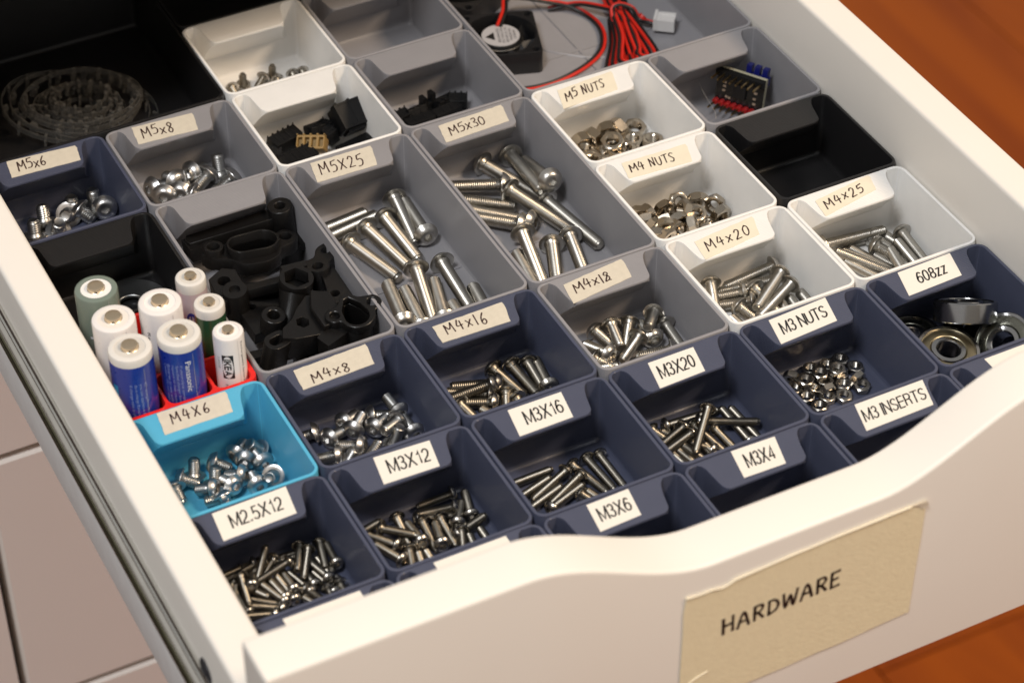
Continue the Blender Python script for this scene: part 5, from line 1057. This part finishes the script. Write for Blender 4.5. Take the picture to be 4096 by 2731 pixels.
# D: long lever: eye block at the right wall with a flat arm
D_ = bracket((94.6, 201.6, -6.2), (-3, -4, 0), 'black lever with two eyelets and a long flat arm, right of the nut trap')
hd = catmull([(x, y, 0) for x, y in [(3.4, 7.8), (.4, 6.4), (-2.4, 2.4), (-7.5, 2.6), (-8.2, .4), (-6.4, -3.6), (-3.4, -6.2), (.2, -5.8), (1.8, -3), (5.6, -.2), (7.2, 3.6), (6.0, 7.2), (3.4, 7.8)]], 3)[:-1]
pl('eye_block', D_, [(p[0], p[1]) for p in hd], [circ(3.2, 3.9, 1.6), circ(-2.7, -2.6, 1.9)], 9, -7.5, .35)
pl('flat_arm', D_, [(-6, -1.4), (-29.5, 2.6), (-29.6, 6.2), (-7, 2.2)], [], 4.0, -5.8, .25)
pl('side_arm', D_, [(-2.6, -4.5), (2.6, -3.0), (1.8, -22.5), (-6.6, -23)], [circ(-3.1, -17.6, 1.7, 18)], 4.0, -4.4, .25)
# E: curved cradle with two arches
E_ = bracket((76.5, 222.5, -11.0), (-2, 3, -6), 'glossy black cradle bracket with a large oval window, behind the lever')
cr_o = catmull([(x, y, 0) for x, y in [(-17.4, 3), (-14, 7), (-9.4, 5.4), (-4, 7.4), (3, 8.6), (9, 6.4), (14, 8.4), (17.8, 4.6), (16, 0), (10.6, -2.0), (8.4, -6.0), (2, -8.4), (-5, -7.4), (-8.4, -3.4), (-13, -1.6), (-17.4, 3)]], 3)[:-1]
pl('cradle', E_, [(p[0], p[1]) for p in cr_o], [circ(-13.0, 3.2, 2.2), circ(13.6, 4.2, 2.2), hull_circles([(-3.4, .4, 4.6), (4.2, .7, 5.0)])], 5.0, -3, .3)
pl('rim', E_, hull_circles([(-3.4, .4, 5.5), (4.2, .7, 5.9)]), [hull_circles([(-3.4, .4, 4.6), (4.2, .7, 5.0)])], 8.6, -3.2, .25)
pl('ear_ring', E_, circ(-13.0, 3.2, 3.6, 26), [circ(-13.0, 3.2, 2.2)], 8, -3.6, .3)
# F: back bar with round boss
F_ = bracket((78.8, 237.2, -9.5), (0, -4, 5), 'black bar with a tall round boss, rearmost of the bracket pile')
pl('bar', F_, [(-20, 1.2), (12, -4.6), (14, -1), (12, 1.4), (-19, 6.2), (-20.5, 4)], [], 5, -4, .3)
pl('boss', F_, circ(14.6, -2.6, 4.6, 32), [circ(14.6, -2.6, 2.0, 20)], 15, -11, .35)
pl('end_block', F_, [(-21, -1), (-12, -2.4), (-12, 3.6), (-21, 6.4)], [circ(-16.5, 1.6, 1.6, 16)], 6, -6, .3)
pl('under_plate', F_, [(-8, -13), (18, -12), (18.6, -4), (-8, -2)], [circ(11, -8.6, 2.4, 18)], 3.4, -12, .3)
# G: left hand post and plates
G_ = bracket((61.8, 207.5, -11), (4, -5, 8), 'black bracket with a round post at the left wall, beside the batteries')
pl('post', G_, circ(.6, -3.0, 4.4, 30), [circ(.6, -3.0, 1.9, 18)], 15, -12.0, .35)
pl('neck', G_, [(-4.5, -5), (4.5, -5), (6.5, 6.5), (3, 10), (-3.5, 8), (-5.0, 0)], [circ(.4, 4.2, 2.2, 20)], 7, -5.5, .3)
pl('wing', G_, [(5, 0), (20, -8), (22, -4), (7, 6)], [circ(12, -2.6, .9, 12)], 3, -8, .25)
H_ = bracket((75.5, 201.0, -20.5), (3, 4, 8), 'flat black plate lying under the hexagonal nut trap bracket')
pl('plate', H_, [(-14, -10), (12, -8), (13, 7), (-12, 8)], [circ(-7.5, 3.5, 1.5, 14)], 4.5, -2, .3)
I_ = bracket((65.5, 184.0, -23.0), (0, 0, -8), 'thin black strip at the bottom left of the bracket bin')
pl('strip', I_, [(-10, -3), (14, -2), (14, 1.2), (-10, 1.4)], [], 3.2, -1.4, .3)
J_ = bracket((86, 173.5, -22.0), (0, 0, 10), 'black block lying in the dark front of the bracket bin')
pl('block', J_, [(-16, -6), (14, -6), (12, 4), (-14, 5)], [], 6, -3, .4)
Kk = bracket((92, 233, -22), (4, 3, 60), 'black ring part half buried at the right wall of the bracket bin')
pl('ring', Kk, circ(0, 0, 7.5, 32), [circ(0, 0, 4.6, 24)], 8, -3, .5)

# ------------------------------------------------------------------ plug connectors (bin 2,5) and clips (bin 3,5)
M_CONN = mat('matt_black_nylon', (0.007, 0.007, 0.0075), .5, noise=.1, spec=.22); M_TAN = mat('tan_nylon', (0.27, 0.17, 0.055), .5, noise=.1)
def connector(loc, rot, w, d, h, n, label, m=M_CONN, g='black plug connectors', big=False):
    q = (Matrix.Rotation(R(rot[2]), 4, 'Z') @ Matrix.Rotation(R(rot[1]), 4, 'Y') @ Matrix.Rotation(R(rot[0]), 4, 'X')).to_quaternion()
    r = empty('plug_connector', loc, label, 'connector', g, q)
    pitch = w / n
    xs_ = [rrect(-w / 2 + pitch * t + .45, -w / 2 + pitch * (t + 1) - .45, -d / 2 + .9, d / 2 - .9, .2, 0, 1) for t in range(n)]
    me = plate('housing', [(p[0], p[1]) for p in rrect(-w / 2, w / 2, -d / 2, d / 2, .5, 0, 2)], [[(p[0], p[1]) for p in x_] for x_ in xs_], h, .15); link('housing', me, m, r)
    MB().box(-w / 2 + .3, w / 2 - .3, -d / 2 + .3, d / 2 - .3, .2, h * (.6 if m is not M_CONN else .97)).build('contact_floor', m, r)
    for t in range(n + 1):
        xx = -w / 2 + pitch * t; MB().box(max(-w / 2, xx - .35), min(w / 2, xx + .35), d / 2 - .05, d / 2 + .45, h * .55, h + .35).build('rib', m, r)
    if big:
        MB().box(-w / 2 + 1.2, w / 2 - 1.2, -d / 2 - 1.0, -d / 2 + .1, 1.5, h - 2).build('latch', m, r)
        MB().box(-w / 2 - .8, -w / 2 + .1, -d / 2, d / 2, h * .6, h).build('flange', m, r); MB().box(w / 2 - .1, w / 2 + .8, -d / 2, d / 2, h * .6, h).build('flange', m, r)
    return r
connector((117.5, 291.0, -25.5), (10, 0, 16), 12.5, 6, 8.5, 5, 'black five-way plug with a ribbed top edge, left of the pile')
connector((131.5, 293.0, -21.5), (70, 5, 10), 10.5, 6, 6, 3, 'black plug lying on its side behind the tan plug', m=M_CONN)
connector((147.0 - 4, 290.5, -19.5), (38, 4, 12), 12.0, 10.5, 9, 2, 'largest black plug with a stepped latch, on top at the right', big=True)
connector((141.0, 281.0, -25.5), (85, 0, 12), 15, 8, 7, 5, 'long black plug against the right front wall of its white bin', big=True)
connector((127.0, 284.0, -22.0), (35, -8, -38), 11, 5.5, 5.5, 4, 'tan four-way plug among the black ones', m=M_TAN)
connector((135.0, 288.5, -23.5), (15, 0, -78), 9.5, 4.5, 6, 4, 'dark plug standing between the tan plug and the large one')
connector((110.0, 288.0, -25.5), (20, 10, -25), 8, 5, 7, 4, 'black plug in the left corner of its white bin')
connector((118.0, 278.0, -25.5), (0, 0, 8), 14, 8, 7, 5, 'black plug in the shadowed front of its white bin')
connector((127.0, 275.5, -25.8), (90, 0, -15), 11, 6, 5, 3, 'black plug flat at the front wall beneath the tan plug')
GC = 'small black clips'
for loc, rot, w, lab in (((164.5, 287.5, -26), (8, 0, 14), 7.5, 'black clip block leftmost in the clip bin'), ((171.0, 290.0, -25), (60, 0, 10), 8.5, 'black clip on its side, second from left in the clip bin'),
                         ((183.5, 290.5, -24), (75, 3, 16), 9.5, 'black clip on top at the right of the clip bin'), ((189.0, 286.5, -25), (15, 0, -30), 7, 'rightmost black clip in the clip bin'),
                         ((182.0, 282.5, -26), (5, 0, 10), 12, 'long black clip at the front right of the clip bin'), ((170.0, 281.0, -26), (0, 0, 5), 12, 'long black clip at the front left of the clip bin'), ((161, 282, -26), (20, 0, 40), 7, 'black clip in the left corner of the clip bin')):
    connector(loc, rot, w, 4.5, 5, 3, lab, g=GC)
u_ = empty('plug_connector', (177.3, 289.8, -20.5), 'black U-shaped clip with two upright prongs in the clip bin', 'connector', GC, Matrix.Rotation(R(12), 4, 'Z').to_quaternion())
MB().box(-3, 3, -1.6, 1.6, -6, -1).build('base', M_CONN, u_); MB().box(-3, -1.2, -1.6, 1.6, -1, 2).build('prong', M_CONN, u_); MB().box(1.2, 3, -1.6, 1.6, -1, 2.6).build('prong', M_CONN, u_)

# ------------------------------------------------------------------ driver board (bin 5,4)
ex = Vector((10.8, -17.1, 0)).normalized(); ey = Vector((.0, .0, 1)); ez = ex.cross(ey)
tilt = Matrix.Rotation(R(-10), 4, ex)
ey = tilt @ ey; ez = ex.cross(ey)
MM = Matrix((ex, ey, ez)).transposed().to_4x4()
pcb = empty('circuit_board', (284.4, 233.6, -16.0), 'small black circuit board with gold pins, leaning in its grey bin', 'circuit board', None, MM.to_quaternion())
MB().box(-10.1, 10.1, -7.6, 7.6, -.8, .8).build('board', mat('solder_mask', (.008, .009, .010), .22, coat=.5), pcb)
MB().box(-10.15, 10.15, 7.55, 7.75, -.78, .78).build('board_edge', mat('fr4_edge', (.45, .42, .30), .6), pcb)
MB().box(10.05, 10.2, -7.6, 7.6, -.78, .78).build('board_edge', MATS['fr4_edge'], pcb)
M_GOLD = mat('gold_pin', (.45, .33, .16), .3, 1.0); M_REDP = mat('red_header', (.36, .008, .010), .4); M_BLUP = mat('blue_header', (.008, .011, .13), .35)
MB().box(-2.7, 2.7, -2.9, 2.5, .8, 1.7).build('chip', M_BLK, pcb)
MB().box(-10.1, 10.1, 4.9, 7.3, .8, 3.3).build('pin_header', M_CONN, pcb)
for t in range(8):
    x_ = -8.9 + t * 2.54; MB().box(x_ - .32, x_ + .32, 5.8, 6.44, 3.3, 9.3).build('pin', M_GOLD, pcb)
    MB().lathe([(1.05, 0), (1.32, .4), (1.32, 2.1), (1.05, 2.5)], 8, M=Matrix.Translation((x_, -6.5, .8))).build('red_header_segment', M_REDP, pcb)
    MB().box(x_ - .3, x_ + .3, -6.8, -6.2, 3.2, 9.0).build('pin', M_GOLD, pcb)
for x_, y_, w_ in ((-6.5, 1.9, 1.2), (-6.5, .2, 1.2), (-6.6, -1.6, 1.2), (6.6, 1.2, 1.4), (6.4, -1.3, 1.2), (6.6, -3.4, 1.2), (-5.2, -3.9, .9), (-3.9, -4.1, .9)):
    MB().box(x_ - w_ / 2, x_ + w_ / 2, y_ - .35, y_ + .35, .8, 1.3).build('surface_component', mat('component_tan', (.40, .30, .22), .4), pcb)
for t in range(3): MB().box(-.5 + t * 3.4, 1.7 + t * 3.4, 3.5, 9.8, -6.0, -3.6).build('blue_fin', M_BLUP, pcb)
MB().box(-1, 9, 2.8, 6.2, -6.0, -.9).build('blue_block', M_BLUP, pcb)
hair = MB().tube(catmull([(274.2, 248.1, -18.0), (270.8, 238.4, -16.0), (265.0, 224.3, -10.0), (259.3, 211.8, -4.0), (254.3, 203.3, 0.5)], 5), .06, 4).build('hair', mat('pale_hair', (.6, .55, .5), .4)); tag(hair, 'single pale hair lying over the rim of the bin with the circuit board', 'hair')

# ------------------------------------------------------------------ fan and cable (bin 4,5)
fan = empty('cooling_fan', (220.5, 312.0, FZ), 'small black square fan with a round white label on its hub', 'fan', None, Matrix.Rotation(R(-19), 4, 'Z').to_quaternion())
me = plate('frame', [(p[0], p[1]) for p in rrect(-15, 15, -15, 15, 2.0, 0, 4)], [circ(0, 0, 13.9, 48)] + [circ(sx_ * 12.4, sy_ * 12.4, 1.5, 14) for sx_ in (-1, 1) for sy_ in (-1, 1)], 10, .3); link('frame', me, M_BLK, fan)
MB().box(-13.5, 13.5, -13.5, 13.5, .3, .9).build('back_plate', M_BLK, fan)
MB().lathe([(8.3, 1), (8.3, 8.6), (8.0, 9.0), (.1, 9.0)], 40).build('hub', M_BLK, fan, 40)
MB().lathe([(8.9, 7.3), (9.1, 7.6), (8.9, 7.9)], 40, False, False).build('hub_ring', M_STEELD, fan, 40)
for t in range(7):
    a = 2 * pi * t / 7; lp = []
    for r_, tw, z in ((8.2, 0, 1.5), (13.4, .25, 1.5), (13.4, .75, 7.4), (8.2, .5, 7.4)): lp.append((r_ * math.cos(a + tw), r_ * math.sin(a + tw), z))
    l2 = [(x_ * 1.0 + .35 * math.cos(a + 1.6), y_ + .35 * math.sin(a + 1.6), z) for x_, y_, z in lp]
    MB().loft([lp, l2]).build('blade', M_BLK, fan)
lab = MB().lathe([(7.6, 9.02), (7.6, 9.14), (.1, 9.16)], 40).build('hub_label', mat('silver_label', (.44, .43, .44), .35), fan, 40)
# printed warning triangle and lines of small type, turned a quarter
def fl_(cx, cy, w, h):
    return lambda u, v: (cx - v * h, cy + u * w, 9.22)
MB().add([(-6.3, -.6, 9.2), (-2.6, -3.2, 9.2), (-2.6, 2.3, 9.2)], [(0, 1, 2)]).build('logo', M_PRINT, lab)
for t, tx in enumerate(['BRUSHLESS', 'DC FAN 24V', '3010S 0.1A', 'MADE IN', 'CHINA']):
    L_ = [9.5, 10.5, 10.5, 8.0, 6.0][t]
    link('lettering', printed(tx, fl_(-.4 + t * 1.6, -L_ / 2, L_, 1.0)), M_PRINT, lab)
cable = empty('twin_cable', (255, 300, FZ), 'red and black twin cable, looped and tied in a bundle', 'cable')
M_RW = mat('red_wire', (.60, .022, .012), .35); M_BW = mat('black_wire', (.012, .012, .012), .4)
def wire(pts, off=1.35, zoff=-.1, r_=.72):
    P = catmull([(p[0] - 255, p[1] - 300, p[2] - FZ) for p in pts], 7)
    MB().tube(P, r_, 8).build('red_wire', M_RW, cable, 50)
    Q = []
    for i, p in enumerate(P):
        t = Vector(P[min(i + 1, len(P) - 1)]) - Vector(P[max(i - 1, 0)]); s_ = Vector((-t.y, t.x, 0)).normalized() * -off
        Q.append((p[0] + s_.x, p[1] + s_.y, max(.8, p[2] + zoff)))
    MB().tube(Q, r_, 8).build('black_wire', M_BW, cable, 50)
z = FZ + 1.2
wire([(222, 318, FZ + 9.6), (228, 325, FZ + 10.6), (233, 333, FZ + 11), (240, 333.5, FZ + 9), (252, 330.5, FZ + 5), (260, 326, FZ + 3), (264.5, 319, z), (265, 310, z), (262, 301, z), (256, 293, z), (247, 287.5, z), (236, 284, z), (226, 283, z), (217, 284.5, z), (210, 288, z)])
# bundle: flat figure of loops running from the tie towards the camera and back
rb = random.Random(11)
tie = Vector((273, 308, FZ + 4))
for t in range(6):
    sp = (t - 2.5) * 2.1; h = FZ + 1.5 + (t % 3) * 1.7
    wire([(tie.x - 1.5 + sp * .25, tie.y + 2, h + 1), (268 + sp * .9, 296, h), (262.5 + sp * 1.25, 285.5, h), (259.5 + sp * 1.3, 279.5, h + .4), (262.6 + sp * 1.3, 276, h + .6), (266.2 + sp * 1.2, 280, h), (270 + sp * .8, 294, h + .4), (tie.x + 1 + sp * .25, tie.y + 1, h + 1)])
for t in range(5):
    sp = (t - 2) * 2.0; h = FZ + 1.6 + (t % 2) * 1.7
    wire([(tie.x + sp * .3, tie.y, h + 1), (277 + sp * .9, 320, h), (281 + sp, 334, h), (285 + sp, 350, h)])
wire([(252, 331, z), (262, 325, z + 3), (268, 316, z + 5), (271, 310, z + 6)])
wire([(268.5, 305.5, FZ + 3), (269.5, 309.5, FZ + 8), (273, 309.5, FZ + 9.6), (277.5, 306.5, FZ + 8), (279.5, 303.5, FZ + 4), (281.5, 300.5, FZ + 4), (284.2, 297.6, FZ + 3.6)], off=.9)
MB().lathe([(1.6, 0), (1.9, .9), (1.6, 1.9)], 10, M=Matrix.Translation((280 - 255, 304 - 300, 3.2)) @ Matrix.Rotation(.8, 4, 'Y')).build('tie_knot', M_RW, cable, 50)
plug = empty('white_plug', (286.8, 295.6, FZ + 2.0), 'small white two-pin plug on the end of the red and black cable', 'plug', None, Matrix.Rotation(R(-38), 4, 'Z').to_quaternion())
M_WN = mat('white_nylon', (.74, .72, .70), .4)
MB().box(-3.6, 3.9, -3.1, 3.1, 0, 5.2).box(-4.6, -3.5, -3.6, 3.6, .5, 5.8).box(-2.2, 3.9, -2.6, -1.6, 5.1, 5.7).box(-2.2, 3.9, 1.6, 2.6, 5.1, 5.7).build('housing', M_WN, plug)
MB().box(3.85, 3.95, -2.1, -.5, 1.2, 3.8).box(3.85, 3.95, .5, 2.1, 1.2, 3.8).build('socket_hole', M_BLK, plug)
# second fan, only its edge in view
f2n = empty('cooling_fan', (222.5, 351.5, FZ), 'second black fan behind the labelled one, only its corner in view', 'fan', None, Matrix.Rotation(R(28), 4, 'Z').to_quaternion())
me = plate('frame', [(p[0], p[1]) for p in rrect(-15, 15, -15, 15, 2.0, 0, 4)], [circ(0, 0, 13.9, 48)] + [circ(sx_ * 12.4, sy_ * 12.4, 1.5, 14) for sx_ in (-1, 1) for sy_ in (-1, 1)], 10, .3); link('frame', me, M_BLK, f2n)
MB().box(-13.5, 13.5, -13.5, 13.5, .3, .9).build('back_plate', M_BLK, f2n); MB().lathe([(8.3, 1), (8.3, 8.6), (8.0, 9.0), (.1, 9.0)], 32).build('hub', M_BLK, f2n, 40)
# moulded ribs of the wide bin's floor: a raised cross of two low curved ridges
r_, _c = bins[(4, 5)]
MB().tube(catmull([(20, 95, -27.2), (34, 62, -27.2), (47, 47, -27.2), (58, 40, -27.2)], 6), .9, 8).build('floor_ridge', plastic('grey'), r_, 50)
MB().box(49.2, 50.8, 2, 98, -27.2, -26.6).build('floor_ridge', plastic('grey'), r_); MB().box(2, 98, 49.2, 50.8, -27.2, -26.62).build('floor_ridge', plastic('grey'), r_)
for ij in ((2, 3), (3, 3)):
    MB().box(1.6, 48.4, 49.4, 50.6, -27.2, -26.7).build('floor_ridge', plastic('grey'), bins[ij][0])

# ------------------------------------------------------------------ clear plastic strips (bin 0,6)
gl = bpy.data.materials.new('clear_plastic'); gl.use_nodes = True; b_ = gl.node_tree.nodes['Principled BSDF']
b_.inputs['Base Color'].default_value = (.16, .15, .13, 1); b_.inputs['Roughness'].default_value = .10; b_.inputs['Alpha'].default_value = .34; b_.inputs['IOR'].default_value = 1.6
b_.inputs['Roughness'].default_value = .14; b_.inputs['Base Color'].default_value = (.16, .152, .138, 1); b_.inputs['Coat Weight'].default_value = 1; b_.inputs['Coat Roughness'].default_value = .06
_lw = gl.node_tree.nodes.new('ShaderNodeLayerWeight'); _lw.inputs[0].default_value = .45
_mr = gl.node_tree.nodes.new('ShaderNodeMapRange'); _mr.inputs[3].default_value = .08; _mr.inputs[4].default_value = .95
gl.node_tree.links.new(_lw.outputs['Facing'], _mr.inputs[0]); gl.node_tree.links.new(_mr.outputs[0], b_.inputs['Alpha'])
strip = empty('clear_strip_coil', (56, 348, FZ + 1.5), 'coil of clear plastic strips with small pegs in the black bin', 'plastic strip', None, (Matrix.Rotation(R(-8), 4, 'Z') @ Matrix.Rotation(R(7), 4, 'Y') @ Matrix.Rotation(R(9), 4, 'X')).to_quaternion())
rs = random.Random(2)
for t in range(11):
    ra = 29 - t * 2.0 + rs.uniform(-1.2, 1.2); rb_ = 21 - t * 1.55; z0 = 2.5 + (t % 5) * 1.6 + rs.uniform(-.6, .6); ph = rs.uniform(-.22, .22); tl = rs.uniform(-.08, .08)
    pts = []
    for k_ in range(41):
        a = 2 * pi * k_ / 40; x_ = ra * math.cos(a); y_ = rb_ * math.sin(a)
        pts.append((x_ * math.cos(ph) - y_ * math.sin(ph), x_ * math.sin(ph) + y_ * math.cos(ph), z0 + tl * x_ + .8 * math.sin(3 * a + t)))
    lo = [[(p[0], p[1], p[2]) for p in pts], [(p[0] * .985, p[1] * .985, p[2]) for p in pts], [(p[0] * .985, p[1] * .985, p[2] + 2.2) for p in pts], [(p[0], p[1], p[2] + 2.2) for p in pts], [(p[0], p[1], p[2]) for p in pts]]
    MB().loft(lo, False, False, close=False).build('clear_band', gl, strip, 40)
    mp_ = MB()
    for k_ in range(t % 3, 40, 3):
        p = pts[k_]; q_ = pts[k_ + 1]; M_ = Matrix.Translation((p[0] * .95, p[1] * .95, p[2] - 1.4)) @ Matrix.Rotation(rs.uniform(0, 3), 4, 'Z')
        mp_.box(-.9, .9, -.5, .5, -1.6, 4.0, M_).box(-1.6, 1.6, -.35, .35, 1.2, 2.0, M_)
    o = mp_.build('pegs', gl, strip); o['kind'] = 'stuff'
st2 = empty('clear_strip', (24, 318, FZ), 'loose end of clear plastic strip at the left edge of the black bin', 'plastic strip')
MB().tube(catmull([(-18, 6, 10), (-8, 3, 9), (2, -3, 6), (12, -9, 3), (24, -12, 2)], 6), .8, 6).build('clear_band', gl, st2, 50)
for k_ in range(7): MB().box(-.7, .7, -.5, .5, -5.5, .6, Matrix.Translation((-16 + k_ * 5.4, 5.6 - k_ * 2.8, 9.6 - k_ * 1.1))).build('peg', gl, st2)
print('objects', len(bpy.data.objects))
